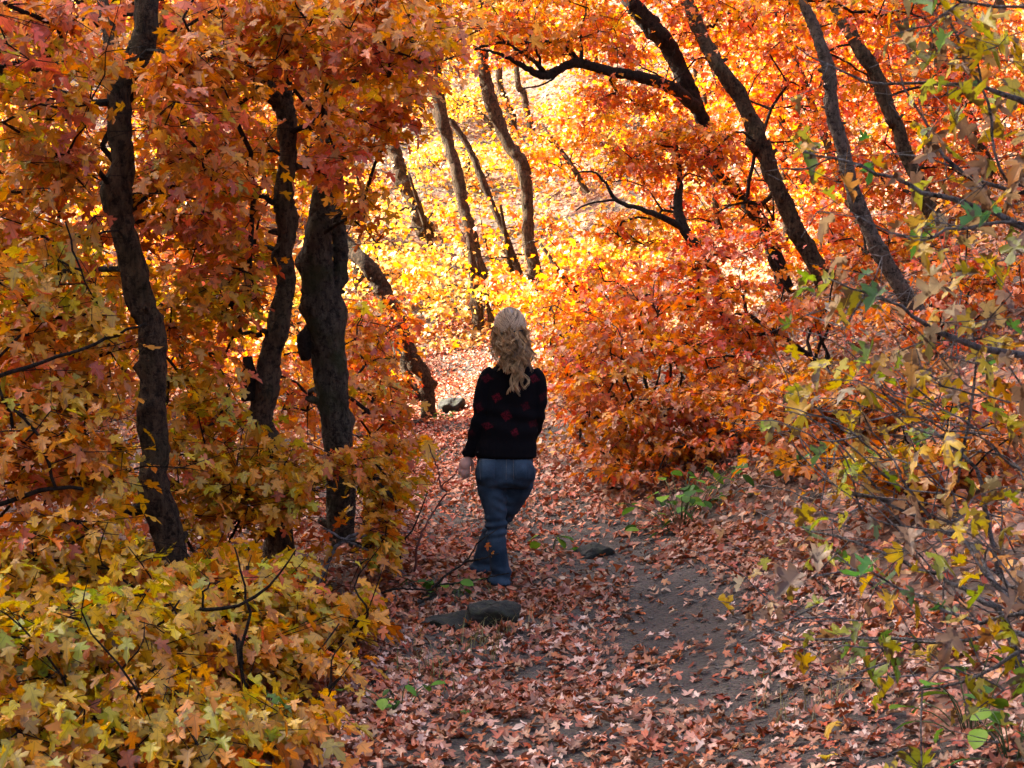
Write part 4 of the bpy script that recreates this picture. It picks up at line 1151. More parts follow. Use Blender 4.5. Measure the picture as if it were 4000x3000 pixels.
bush('maple_sapling', 'orange maple sapling at the left edge in front of the knobbly trunk', 'sapling', 150, 2400, 7.4, 1.9,
     [(180, 1180, 7.5, 0.5, 0.4, 0.3, 26), (300, 1480, 7.3, 0.5, 0.4, 0.3, 28), (60, 1750, 7.0, 0.45, 0.4, 0.3, 26), (350, 1850, 7.2, 0.45, 0.4, 0.2, 20), (330, 1300, 9.0, 0.5, 0.4, 0.4, 24)],
     [('orange', 3.5), ('amber', 5), ('pink', 1.5), ('ochre', 2)], rg(10), singles=260, size=LN, per=18, lod=1, half=10,
     branches=[[(-60, 1480, 6.9, 9), (120, 1430, 6.9, 8), (300, 1370, 6.9, 7), (450, 1310, 7.0, 6), (570, 1260, 7.0, 4)], [(-60, 1990, 6.8, 10), (120, 1930, 6.8, 9), (220, 1905, 6.8, 9), (330, 1908, 6.8, 7)],
               [(210, 1910, 6.8, 7), (190, 1800, 6.8, 7), (150, 1700, 6.8, 6), (60, 1600, 6.8, 5)], [(350, 1150, 7.2, 3), (310, 1040, 7.2, 4), (285, 950, 7.2, 4), (260, 860, 7.2, 3)]])
bush('maple_sapling', 'amber maple sapling behind the knobbly trunk, left of the thin maple', 'sapling', 850, 2400, 9.0, 1.6,
     [(800, 1250, 9.2, 0.35, 0.4, 0.3, 20), (830, 1600, 9.1, 0.4, 0.4, 0.3, 26), (900, 1850, 9.0, 0.45, 0.4, 0.2, 26), (740, 1950, 8.8, 0.4, 0.4, 0.25, 20), (1080, 1950, 8.9, 0.35, 0.3, 0.2, 18)],
     [('amber', 5), ('orange', 3), ('pink', 1.2), ('ochre', 2.5)], rg(11), singles=260, size=LN, per=18, lod=1)
bush('maple_sapling', 'low orange sapling growing at the foot of the thick mossy trunk', 'sapling', 1480, 2350, 9.3, 0.8,
     [(1250, 1830, 9.2, 0.3, 0.3, 0.15, 14), (1500, 1900, 9.4, 0.32, 0.3, 0.18, 20), (1560, 2060, 9.2, 0.28, 0.3, 0.14, 14), (1420, 2150, 9.0, 0.25, 0.3, 0.15, 14), (1600, 1800, 9.8, 0.25, 0.3, 0.14, 8)],
     [('orange', 4), ('amber', 4), ('ochre', 1)], rg(12), singles=180, size=LN, per=18, lod=1, k_=3)
bush('maple_bush', 'yellow-ochre maple bush filling the bottom left corner', 'bush', 250, 3100, 5.4, 1.0,
     [(150, 2950, 5.2, 0.45, 0.3, 0.14, 13), (250, 2700, 5.5, 0.5, 0.35, 0.2, 21), (80, 2450, 5.8, 0.42, 0.35, 0.22, 18), (450, 2480, 6.0, 0.45, 0.35, 0.2, 18), (600, 2850, 5.4, 0.4, 0.3, 0.16, 13)],
     [('ochre', 5), ('amber', 2.5), ('rust', 0.7), ('green', 0.4)], rg(13), singles=300, size=0.078, per=20, lod=1)
bush('maple_bush', 'yellow maple bush with green-tinged leaves below the knobbly trunk', 'bush', 650, 2800, 6.8, 1.0,
     [(250, 2150, 6.8, 0.5, 0.35, 0.16, 24), (600, 2250, 6.9, 0.5, 0.35, 0.18, 25), (850, 2350, 6.9, 0.4, 0.35, 0.16, 19), (350, 2300, 6.5, 0.45, 0.3, 0.15, 15), (800, 2600, 6.4, 0.45, 0.3, 0.2, 19), (650, 2450, 6.4, 0.4, 0.3, 0.2, 13)],
     [('ochre', 4), ('amber', 4), ('orange', 2), ('green', 0.25)], rg(14), singles=300, size=0.078, per=20, lod=1,
     branches=[[(300, 2510, 6.0, 6), (430, 2515, 6.0, 6), (540, 2480, 6.0, 6), (640, 2420, 6.0, 5), (700, 2340, 6.0, 4)], [(710, 2380, 6.0, 7), (800, 2385, 6.0, 8), (900, 2375, 6.0, 7), (1020, 2310, 6.0, 6), (1100, 2230, 6.0, 4), (1160, 2150, 6.0, 3)],
               [(960, 2720, 6.0, 7), (945, 2560, 6.0, 7), (975, 2390, 6.0, 6), (950, 2260, 6.0, 4), (910, 2140, 6.0, 3)], [(790, 2380, 6.0, 5), (800, 2300, 6.0, 4), (860, 2265, 6.0, 3)]])
bush('maple_bush', 'amber bush with bare twigs reaching the left edge of the path', 'bush', 1250, 2800, 7.2, 0.8,
     [(1050, 2300, 7.4, 0.4, 0.35, 0.18, 26), (1200, 2500, 7.2, 0.35, 0.3, 0.18, 24), (1050, 2700, 6.5, 0.35, 0.3, 0.18, 22), (1300, 2750, 6.6, 0.25, 0.25, 0.14, 12), (1330, 2420, 7.4, 0.22, 0.25, 0.14, 10)],
     [('ochre', 4), ('amber', 3), ('orange', 1.5), ('rust', 0.6)], rg(15), singles=260, size=LN, per=18, lod=1,
     branches=[[(1110, 2900, 6.2, 10), (1150, 2860, 6.2, 9), (1220, 2760, 6.3, 7), (1320, 2660, 6.4, 5), (1420, 2590, 6.5, 3)], [(1030, 2730, 6.2, 5), (1150, 2620, 6.3, 5), (1240, 2540, 6.4, 4), (1330, 2440, 6.5, 3)]])
bush('maple_bush', 'darker ochre bush at the bottom edge between corner bush and path', 'bush', 1000, 3150, 5.6, 0.55,
     [(900, 2900, 5.5, 0.35, 0.25, 0.12, 18), (1150, 2920, 5.5, 0.28, 0.25, 0.10, 12), (700, 3000, 5.2, 0.35, 0.25, 0.12, 14), (1350, 2950, 5.5, 0.2, 0.2, 0.07, 7)],
     [('ochre', 4), ('rust', 2), ('amber', 2), ('green', 0.4)], rg(16), singles=160, size=LN, per=18, lod=1)

# ---------------------------------------------------------------- middle: leaning trunks and slim maples on the sunlit slope
def gh(px, py):
    return float(ground_hit(px, py)[1])
Y4 = gh(1674, 1640)
plant('maple_tree', 'leaning forked maple behind the mossy trunk, foot by the far rock', 'tree',
      [[(1180, 500, Y4 + 0.6, 18), (1260, 780, Y4 + 0.4, 24), (1352, 952, Y4 + 0.2, 28), (1429, 1033, Y4, 30), (1482, 1100, Y4, 34), (1510, 1160, Y4, 30), (1555, 1260, Y4, 28), (1592, 1355, Y4, 27), (1627, 1417, Y4, 28), (1656, 1475, Y4, 29), (1670, 1543, Y4, 28), (1675, 1640, Y4, 32)],
       [(1490, 1180, Y4 + 0.5, 12), (1520, 1280, Y4 + 0.5, 15), (1545, 1350, Y4 + 0.4, 17), (1564, 1400, Y4 + 0.3, 17), (1590, 1460, Y4 + 0.2, 18), (1640, 1560, Y4, 16)]],
      [(1480, 1250, Y4 - 0.6, 0.75, 0.5, 0.3, 34), (1380, 1420, Y4 - 0.5, 0.6, 0.5, 0.4, 28), (1560, 1500, Y4 - 0.3, 0.35, 0.4, 0.25, 14), (1200, 450, Y4, 1.2, 0.8, 0.9, 50), (1400, 1550, Y4 - 1, 0.5, 0.5, 0.2, 18)],
      [('red', 3), ('orange', 4), ('rust', 1)], LS, 21, 1, rg(20), singles=120, bark=BARK)
def slim(label, pts, blobs, pal, seed, Y=None, lod=2, n_above=True, **kw):
    bx, by = pts[-1][0], pts[-1][1]
    Yb = Y or gh(bx, by + 12)
    sp = [(a, b, Yb + 0.0006 * (by - b), w) for a, b, w in pts]
    tx, ty, tw = pts[0]
    if n_above:
        sp = [(tx + (tx - pts[1][0]) * 1.5, ty - 420, Yb + 0.5, tw * 0.6)] + sp
    bl = [(a, b, Yb + c, rx, ry, rz, n) for a, b, c, rx, ry, rz, n in blobs]
    return plant('maple_tree', label, 'tree', [sp], bl, pal, 0.08, 19, lod, rg(seed), trunk_k=10, part_branches=False, **kw)
slim('short leaning maple stem whose foot shows left of the bright slope', [(1490, 380, 20), (1530, 540, 24), (1552, 626, 27), (1570, 690, 27), (1597, 753, 27), (1628, 825, 28), (1655, 905, 32)],
     [(1450, 150, 0, 1.6, 1.2, 1.0, 40), (1530, 430, -0.6, 0.6, 0.6, 0.35, 12)], [('orange', 3), ('amber', 2)], 21)
slim('knotted slim maple leaning left across the bright slope', [(1690, 260, 17), (1705, 354, 20), (1724, 468, 28), (1756, 570, 20), (1781, 665, 25), (1806, 791, 21), (1832, 886, 22), (1857, 987, 23), (1886, 1070, 22), (1935, 1165, 26)],
     [(1700, 60, 0, 1.4, 1.2, 0.8, 40), (1640, 300, -0.3, 0.5, 0.5, 0.3, 8)], [('yellow', 3), ('orange', 3)], 22)
slim('thinnest of the leaning maple stems behind the walker', [(1735, 420, 9), (1768, 481, 12), (1838, 589, 12), (1882, 703, 15), (1939, 836, 12), (1990, 962, 13), (2036, 1090, 14)],
     [(1700, 180, 0.4, 0.8, 0.8, 0.5, 16)], [('yellow', 3), ('orange', 2)], 23)
slim('bent slim maple rising right above the head of the walker', [(1890, 250, 24), (1914, 380, 27), (1946, 475, 24), (1990, 570, 23), (2034, 633, 27), (2053, 696, 28), (2060, 823, 22), (2066, 950, 24), (2085, 1038, 25), (2105, 1100, 28)],
     [(1900, 80, 0, 1.3, 1.2, 0.8, 36), (2120, 620, -0.2, 0.4, 0.5, 0.3, 8)], [('orange', 4), ('red', 1.5)], 24)
slim('short dark stem high behind the bent slim maple', [(1950, 300, 12), (1971, 380, 13), (1990, 430, 14), (2010, 510, 15)], [(1960, 120, 0, 1.3, 1, 0.8, 26)], [('yellow', 3), ('orange', 2)], 25)
slim('faint far stem right of the bent slim maple, high on slope', [(2020, 300, 11), (2041, 354, 12), (2058, 430, 13), (2075, 510, 15)], [(2060, 100, 0, 1.3, 1, 0.8, 26)], [('orange', 3), ('yellow', 2)], 26)
slim('dark leaning trunk base just left of the head of the walker', [(1830, 900, 12), (1840, 1000, 14), (1856, 1100, 20), (1863, 1180, 22), (1872, 1290, 26)], [(1790, 860, -0.2, 0.3, 0.4, 0.2, 6)], [('orange', 3), ('yellow', 2)], 27, n_above=False)
slim('short dark stem behind the leaning forked maple on the left', [(1340, 900, 14), (1370, 1000, 16), (1395, 1060, 17), (1418, 1120, 20)], [(1300, 760, 0, 0.7, 0.7, 0.5, 14)], [('orange', 3), ('yellow', 2)], 28, n_above=False)

# ---------------------------------------------------------------- right: leaning maples up the bank
plant('maple_tree', 'sturdy leaning maple on the right bank, brown trunk with burl', 'tree',
      [[(2520, -350, 16.6, 20), (2640, -80, 16.4, 24), (2720, 90, 16.2, 26), (2765, 180, 16.1, 27), (2809, 266, 16, 28), (2885, 367, 16, 31), (2942, 494, 16, 31), (2965, 560, 16, 37), (2985, 590, 16, 32), (3018, 684, 16, 31), (3056, 779, 16, 32), (3106, 886, 16, 32), (3157, 981, 16, 34), (3225, 1090, 16, 39)]],
      [(2700, 560, 15.2, 0.6, 0.5, 0.3, 24), (2650, 150, 16.5, 1.2, 0.8, 0.7, 44), (3000, 120, 16.8, 1.1, 0.8, 0.7, 44), (3050, 480, 17, 0.7, 0.7, 0.6, 30), (2800, 820, 16.8, 0.8, 0.6, 0.4, 30), (2950, -600, 17.0, 1.8, 1.3, 0.9, 70)],  # last cluster: unseen crown above the view, added to shade the right
      [('orange', 3), ('red', 5), ('yellow', 0.4)], LS, 22, 1, rg(30), singles=140, part_branches=True)
plant('maple_tree', 'dark maple with a long arching branch over the path', 'tree',
      [[(2330, -300, 17, 26), (2420, -80, 17, 31), (2503, 55, 17, 34), (2600, 165, 17, 34), (2680, 325, 17, 31), (2735, 440, 17, 27), (2768, 560, 17, 24), (2800, 670, 17, 22), (2850, 728, 17, 22), (2905, 785, 17, 24), (2990, 900, 17, 27)]],
      [(2300, 60, 16.5, 1.2, 0.8, 0.5, 46), (2050, 60, 15.8, 1.0, 0.7, 0.4, 40), (2560, 560, 17.6, 0.9, 0.7, 0.6, 36), (2420, 450, 16.2, 0.7, 0.5, 0.35, 24), (2000, 150, 15.6, 0.7, 0.5, 0.2, 14), (2050, -650, 18.5, 1.9, 1.3, 0.9, 80), (2500, -700, 17.5, 1.8, 1.3, 0.9, 70)],  # last two clusters: unseen crown above the view, added to shade the right
      [('orange', 5), ('yellow', 0.8), ('red', 3)], LS, 22, 1, rg(31), singles=140, bark=BARK_DARK,
      branches=[[(2720, 420, 16.9, 26), (2629, 348, 16.5, 25), (2503, 298, 16.2, 23), (2376, 279, 16, 20), (2275, 248, 15.9, 19), (2212, 256, 15.8, 17), (2136, 296, 15.7, 19), (2060, 270, 15.6, 12), (1965, 215, 15.5, 7), (1870, 190, 15.4, 4)],
                [(2265, 248, 15.9, 13), (2190, 165, 15.8, 10), (2090, 170, 15.7, 8), (1960, 165, 15.6, 6), (1830, 200, 15.5, 5), (1680, 260, 15.4, 3)],
                [(2268, 240, 15.9, 10), (2272, 180, 15.9, 7), (2268, 120, 15.9, 5), (2290, 60, 15.9, 3)],
                [(2136, 296, 15.7, 10), (2090, 240, 15.6, 8), (2010, 190, 15.6, 6), (1900, 110, 15.5, 4)],
                [(2110, 285, 15.7, 7), (2105, 220, 15.6, 6), (2080, 160, 15.6, 5)],
                [(2210, 256, 15.8, 6), (2140, 320, 15.7, 4), (2040, 350, 15.6, 3)]])
plant('maple_tree', 'small black-stemmed maple with low branch right of the walker', 'tree',
      [[(2640, 560, 15.5, 8), (2655, 700, 15.4, 12), (2650, 800, 15.3, 18), (2668, 890, 15.2, 20), (2720, 960, 15.2, 20), (2765, 1020, 15.2, 22), (2800, 1100, 15.2, 24)]],
      [(2450, 640, 15.4, 0.5, 0.4, 0.25, 16), (2700, 600, 15.8, 0.6, 0.5, 0.35, 22), (2420, 900, 15.8, 0.6, 0.5, 0.3, 20)],
      [('orange', 5), ('yellow', 1.2), ('red', 2)], LS, 21, 1, rg(32), singles=80, bark=BARK_DARK,
      branches=[[(2665, 890, 15.2, 15), (2590, 850, 15.1, 12), (2503, 817, 15, 10), (2408, 780, 15, 8), (2365, 715, 15, 6), (2313, 671, 15, 4), (2240, 680, 15, 3)],
                [(2408, 780, 15, 5), (2320, 790, 14.9, 4), (2250, 820, 14.9, 3)]])
plant('maple_tree', 'pale grey-barked leaning trunk, nearest on the right bank', 'tree',
      [[(3040, -300, 12.9, 16), (3090, -100, 12.8, 19), (3125, 0, 12.7, 20), (3170, 76, 12.6, 21), (3208, 177, 12.5, 22), (3239, 285, 12.5, 24), (3246, 380, 12.5, 25), (3258, 475, 12.5, 26), (3290, 570, 12.5, 27), (3315, 684, 12.5, 27), (3347, 791, 12.5, 28), (3398, 905, 12.5, 29), (3440, 988, 12.5, 30), (3540, 1160, 12.5, 32), (3630, 1290, 12.5, 34), (3720, 1400, 12.5, 38)]],
      [(3100, -80, 12.8, 0.8, 0.6, 0.35, 26), (3500, 60, 13, 0.7, 0.5, 0.4, 26), (3450, 900, 13.2, 0.6, 0.5, 0.4, 20)],
      [('red', 4), ('orange', 3)], LS, 21, 1, rg(33), singles=100, bark=BARK_PALE)
plant('maple_tree', 'brown leaning maple behind and right of the pale grey trunk', 'tree',
      [[(3150, -200, 15.3, 20), (3246, 0, 15.2, 24), (3296, 76, 15.1, 26), (3372, 209, 15, 27), (3417, 285, 15, 26), (3455, 380, 15, 28), (3480, 450, 15, 26), (3512, 506, 15, 26), (3535, 600, 15, 26), (3590, 715, 15, 26), (3660, 860, 15, 29), (3760, 1010, 15, 32)]],
      [(3350, 100, 15.5, 0.9, 0.7, 0.6, 36), (3650, 250, 15.4, 0.8, 0.6, 0.6, 36), (3350, 600, 15.8, 0.7, 0.5, 0.5, 30), (3700, 750, 15.4, 0.7, 0.5, 0.5, 32), (3550, 1000, 14.6, 0.6, 0.5, 0.3, 22)],
      [('red', 4.5), ('orange', 3)], LS, 22, 1, rg(34), singles=120)
plant('maple_tree', 'dark maple farther up the bank at the upper right edge', 'tree',
      [[(3500, -200, 18.3, 22), (3600, 0, 18.2, 24), (3660, 200, 18, 26), (3760, 420, 18, 26), (3850, 640, 18, 28), (3960, 860, 18, 32)]],
      [(3800, 150, 17.6, 1.0, 0.8, 0.7, 40), (3900, 550, 17.4, 0.8, 0.7, 0.7, 36), (3550, 350, 18.4, 0.8, 0.6, 0.6, 30)],
      [('red', 5), ('rust', 1.5), ('orange', 2)], LS, 22, 1, rg(35), singles=60)
plant('maple_tree', 'slim dark stem between sturdy leaning maple and pale grey trunk', 'tree',
      [[(3080, 150, 18, 10), (3140, 320, 18, 12), (3195, 468, 18, 15), (3233, 570, 18, 15), (3290, 720, 18, 18), (3370, 890, 18, 22)]],
      [(3080, 300, 18.4, 0.8, 0.6, 0.6, 30), (3200, 750, 18.2, 0.6, 0.6, 0.4, 24), (3250, 1000, 17.6, 0.6, 0.5, 0.3, 20)],
      [('red', 4), ('orange', 3), ('yellow', 1)], LS, 22, 1, rg(36), singles=60)

# ---------------------------------------------------------------- right: red and orange saplings on the bank
def bank(label, px, py, h, blobs, pal, seed, singles=150, size=LS, lod=1, per=21, k_=3, half=8, branches=()):
    Y = gh(px, py)
    bl = [(a, b, Y + c, rx * 1.2, ry * 1.15, rz * 1.1, max(5, int(n * 0.74))) for a, b, c, rx, ry, rz, n in blobs]
    br = [[(a, b, Y + c, w) for a, b, c, w in bb] for bb in branches]
    return bush('maple_sapling', label, 'sapling', px, py, Y, h, bl, pal, rg(seed), k_=k_, singles=singles, size=size, lod=lod, per=per, half=half, branches=br, flat=0.22, spread=0.23)
bank('low red sapling beside the path just right of the walker', 2420, 1900, 0.9,
     [(2330, 1500, 0, 0.35, 0.4, 0.22, 22), (2420, 1650, -0.2, 0.35, 0.4, 0.2, 22), (2500, 1800, -0.3, 0.35, 0.3, 0.12, 18), (2330, 1330, 0.3, 0.3, 0.4, 0.2, 18), (2250, 1560, 0.6, 0.22, 0.4, 0.2, 18), (2240, 1740, 0.2, 0.18, 0.3, 0.12, 12), (2210, 1380, 1.4, 0.3, 0.5, 0.25, 18)],
     [('red', 3), ('orange', 3), ('rust', 2)], 40, singles=200, branches=[[(2600, 1840, 0, 9), (2560, 1760, 0, 9), (2520, 1700, 0, 8), (2458, 1645, 0, 5)]])
bank('upright red-leaved sapling with thin dark stem on the bank', 2540, 1650, 1.3,
     [(2520, 1250, 0, 0.5, 0.4, 0.3, 30), (2700, 1400, 0, 0.5, 0.4, 0.25, 30), (2400, 1120, 0.6, 0.5, 0.5, 0.25, 22), (2650, 1150, 0.6, 0.5, 0.5, 0.25, 24)],
     [('red', 4), ('orange', 3), ('yellow', 0.6)], 41, singles=220, branches=[[(2530, 1600, 0, 8), (2518, 1450, 0, 7), (2500, 1316, 0, 5), (2505, 1200, 0, 3)]])
bank('bright red sapling with zigzag dark branch, middle of the right bank', 3180, 1480, 1.1,
     [(2850, 1150, 0, 0.55, 0.4, 0.3, 34), (3050, 1250, 0, 0.5, 0.4, 0.25, 28), (2780, 1330, -0.2, 0.5, 0.4, 0.2, 26), (2900, 950, 0.4, 0.5, 0.4, 0.2, 20)],
     [('red', 5), ('orange', 2)], 42, singles=220, branches=[[(3200, 1420, 0, 11), (3080, 1330, 0, 10), (2990, 1275, 0, 9), (2916, 1221, 0, 8), (2905, 1160, 0, 6), (2860, 1120, 0, 4)], [(2916, 1221, 0, 5), (2850, 1230, 0, 4), (2790, 1215, 0, 3)]])
bank('rusty orange sapling low on the bank above the green plants', 2800, 1780, 0.8,
     [(2650, 1600, 0, 0.4, 0.4, 0.18, 26), (2850, 1620, 0, 0.45, 0.4, 0.2, 28), (2750, 1750, -0.2, 0.35, 0.3, 0.1, 16), (3000, 1500, 0.3, 0.45, 0.4, 0.2, 22), (2620, 1880, -0.3, 0.4, 0.35, 0.08, 10), (2930, 1830, -0.1, 0.4, 0.35, 0.10, 12), (3120, 1900, 0, 0.4, 0.35, 0.10, 10), (3000, 1700, 0.1, 0.35, 0.35, 0.15, 12)],
     [('rust', 4), ('orange', 3), ('red', 2)], 43, singles=200)
bank('rusty twiggy sapling at mid right between twigs and trunk feet', 3300, 1720, 0.8,
     [(3150, 1600, 0, 0.45, 0.4, 0.2, 30), (3350, 1550, 0.2, 0.45, 0.4, 0.22, 32), (3200, 1750, -0.2, 0.4, 0.3, 0.14, 22), (3550, 1600, 0, 0.5, 0.4, 0.22, 30), (3450, 1750, -0.3, 0.4, 0.3, 0.14, 18)],
     [('rust', 5), ('orange', 2.5)], 44, singles=160)
bank('dark red sapling under the brown leaning maple at far right', 3650, 1380, 0.9,
     [(3600, 1150, 0, 0.5, 0.4, 0.25, 22), (3850, 1200, 0, 0.5, 0.4, 0.3, 22), (3800, 1450, -0.4, 0.45, 0.4, 0.25, 18), (3950, 950, 0, 0.4, 0.4, 0.3, 16)],
     [('rust', 4), ('red', 4)], 45, singles=120)
bank('rust-brown twiggy sapling behind the foreground shrub, lower right', 3620, 1980, 0.7,
     [(3450, 1850, 0, 0.4, 0.35, 0.12, 20), (3700, 1820, 0, 0.4, 0.35, 0.16, 24), (3880, 1700, 0, 0.4, 0.35, 0.2, 20), (3850, 1950, -0.2, 0.35, 0.3, 0.12, 14)],
     [('rust', 6), ('orange', 1.5), ('ochre', 1)], 47, singles=120, size=0.075)
bank('orange sapling crowding the path beyond the right arm of the walker', 2230, 1560, 1.0,
     [(2200, 1300, 0.2, 0.4, 0.5, 0.25, 22), (2300, 1420, 0, 0.45, 0.5, 0.25, 26), (2180, 1480, -0.2, 0.25, 0.4, 0.2, 14), (2420, 1280, 0.4, 0.5, 0.5, 0.3, 26), (2150, 1180, 1.0, 0.5, 0.5, 0.2, 16)],
     [('orange', 5), ('red', 2), ('amber', 1.5)], 48, singles=120)
bank('yellow-orange low sapling behind the right shoulder of the walker', 2330, 1260, 1.0,
     [(2260, 1080, 0, 0.6, 0.5, 0.25, 26), (2450, 1000, 0.4, 0.7, 0.5, 0.3, 28), (2600, 920, 0.8, 0.6, 0.5, 0.3, 22), (2300, 1220, -0.3, 0.4, 0.4, 0.15, 14)],
     [('yellow', 4), ('orange', 3), ('amber', 2)], 46, singles=120, lod=1)

# ---------------------------------------------------------------- right foreground shrub with grey branches
def fpt(px, py, dY=0.0): return (px, py, 4.0 + dY)
FB = [
    [(4150, 930, 4.1, 24), (4000, 893, 4.05, 22), (3790, 791, 4.0, 17), (3613, 753, 4.0, 13), (3442, 684, 4.0, 9), (3277, 627, 4.0, 7), (3138, 589, 4.0, 4)],
    [(4150, 790, 4.2, 16), (4000, 753, 4.15, 13), (3803, 696, 4.1, 11), (3676, 589, 4.1, 9), (3588, 430, 4.1, 7), (3511, 291, 4.1, 5)],
    [(4150, 450, 4.3, 20), (4000, 405, 4.3, 17), (3834, 342, 4.2, 12), (3600, 323, 4.2, 9), (3423, 323, 4.2, 8), (3265, 272, 4.2, 6), (3106, 177, 4.2, 4)],
    [(4100, 900, 4.0, 10), (3929, 873, 4.0, 10), (3740, 886, 3.95, 8), (3600, 930, 3.9, 7), (3474, 911, 3.9, 5), (3360, 848, 3.9, 4)],
    [(4150, 1430, 4.3, 26), (3992, 1392, 4.2, 22), (3803, 1342, 4.1, 18), (3650, 1290, 4.05, 14), (3560, 1220, 4.0, 11), (3454, 1165, 4.0, 7), (3233, 1095, 4.0, 4)],
    [(3834, 342, 4.2, 9), (3780, 240, 4.2, 8), (3730, 130, 4.2, 6), (3690, 20, 4.2, 5)],
    [(3930, 700, 4.1, 8), (3880, 500, 4.1, 8), (3830, 300, 4.1, 6), (3810, 120, 4.1, 4)],
    [(4100, 30, 4.0, 9), (3850, 20, 4.0, 8), (3700, -20, 4.0, 7)],
    [(3740, 10, 4.0, 6), (3660, 70, 4.0, 6), (3520, 130, 4.0, 5), (3440, 140, 4.0, 3)],
    [(4020, 2740, 4.1, 26), (3940, 2450, 4.2, 22), (3860, 2350, 4.2, 16), (3700, 2270, 4.3, 12), (3500, 2180, 4.4, 9), (3200, 2080, 4.6, 6), (2960, 2010, 4.8, 3)],
    [(4010, 2480, 4.0, 16), (3850, 2490, 4.1, 12), (3650, 2500, 4.2, 10), (3420, 2490, 4.4, 9), (3130, 2500, 4.6, 7), (3000, 2450, 4.7, 5), (2870, 2400, 4.8, 3)],
    [(3900, 2300, 4.2, 16), (3800, 2140, 4.3, 14), (3640, 2050, 4.4, 10), (3480, 1970, 4.5, 8), (3280, 1900, 4.6, 6), (3150, 1800, 4.7, 4), (3080, 1700, 4.7, 3)],
    [(3900, 2250, 4.4, 14), (3860, 2000, 4.4, 13), (3790, 1800, 4.4, 10), (3600, 1660, 4.5, 8), (3480, 1560, 4.5, 6), (3400, 1450, 4.5, 4)],
    [(3750, 1880, 4.3, 8), (3780, 1700, 4.3, 9), (3800, 1550, 4.3, 8), (3812, 1400, 4.3, 6), (3800, 1300, 4.3, 4)],
    [(4050, 2420, 3.9, 14), (3990, 2400, 3.9, 12), (3800, 2430, 4.0, 10), (3600, 2330, 4.1, 8), (3400, 2250, 4.2, 6), (3250, 2150, 4.3, 4)],
    [(3980, 2550, 4.0, 12), (3850, 2620, 4.05, 10), (3700, 2680, 4.1, 8), (3520, 2700, 4.2, 5)],
    [(3640, 2050, 4.4, 7), (3520, 1850, 4.4, 6), (3420, 1700, 4.5, 5), (3340, 1560, 4.5, 3)],
    [(3480, 1970, 4.5, 7), (3300, 1760, 4.6, 5), (3220, 1640, 4.6, 4), (3180, 1540, 4.6, 3)],
    [(3810, 1560, 4.3, 5), (3700, 1590, 4.3, 4), (3600, 1570, 4.3, 3)],
]
FB = [[(a, b, c, w * 0.72) for a, b, c, w in br] for br in FB]
fs = rg(50)
def fore_sprays(rng):
    pts = []
    for br in FB:
        q = catmull([P(a, b, c) for a, b, c, _ in br], 40)
        n = 5
        i_ = rng.integers(12, 40, n)
        pts.append(q[i_] + rng.normal(0, 0.05, (n, 3)))
    spots = [(3200, 340), (3050, 660), (3120, 740), (3420, 640), (3470, 400), (3560, 200), (3640, 60), (3800, 60), (3900, 180), (3950, 350), (3700, 420), (3830, 480), (3950, 600), (3600, 560), (3480, 600), (3700, 700), (3850, 720),
             (3950, 800), (3500, 920), (3650, 860), (3420, 1080), (3320, 1180), (3300, 1280), (3500, 1150), (3560, 1120), (3700, 1260), (3850, 1280), (3950, 1150), (3500, 1380), (3150, 1230), (3750, 1000), (3900, 1020), (3620, 1330),
             (3880, 1550), (3950, 1700), (3700, 1750), (3920, 1900), (3640, 2010), (3730, 2050), (3560, 2150), (3420, 2110), (3250, 2040), (3100, 2200), (3180, 2250), (3560, 2330), (3700, 2230), (3480, 2330), (3350, 2450), (3450, 2540),
             (3650, 2580), (3850, 2250), (3950, 2150), (3300, 2390), (3800, 2780), (3350, 2990), (3600, 3000), (3900, 2900), (3980, 2300), (3960, 2000)]
    pts.append(np.array([P(a, b, 4.0 + rng.uniform(-0.35, 0.5)) for a, b in spots]))
    return np.vstack(pts)
b0 = P(4080, 3400, 4.3); b0[2] = float(H(b0[0], b0[1])) - 0.05
tw = rg(51)
FT = []                                          # fine bare twigs of the tangle
for _ in range(70):
    x0, y0, Y0 = tw.uniform(3250, 4050), tw.uniform(1500, 2650), tw.uniform(3.9, 5.6)
    L0 = tw.uniform(250, 700); a0 = tw.normal(2.55, 0.45)      # mostly up and to the left
    k1, k2 = tw.normal(0, 40, 2)
    FT.append([(x0, y0, Y0, 4.2), (x0 + math.cos(a0) * L0 * 0.35 + k1, y0 - math.sin(a0) * L0 * 0.35 + k2, Y0 + tw.normal(0, 0.05), 3.2), (x0 + math.cos(a0) * L0 * 0.7, y0 - math.sin(a0) * L0 * 0.7, Y0 + tw.normal(0, 0.08), 2.4), (x0 + math.cos(a0) * L0 - k2, y0 - math.sin(a0) * L0 + k1, Y0 + tw.normal(0, 0.1), 1.2)])
STEM = [(P(4080, 2900, 4.25), 0.014), (P(4070, 2600, 4.15), 0.013), (P(4060, 2350, 4.2), 0.012), (P(4080, 2000, 4.3), 0.011), (P(4120, 1600, 4.35), 0.010), (P(4160, 1100, 4.35), 0.010), (P(4170, 600, 4.3), 0.012), (P(4150, 200, 4.2), 0.008)]
_sc = catmull([a for a, _ in STEM], 80)
for br in FB:                                   # root each branch that comes from the edge on the stem itself
    p_ = P(*br[0][:3])
    if br[0][0] >= 3890:
        q_ = _sc[np.argmin(np.linalg.norm(_sc - (p_ - np.array([0, 0, 0.08])), axis=1))]
        a_, b_, _ = project(q_); br.insert(0, (float(a_), float(b_), float(q_[1]), br[0][3]))
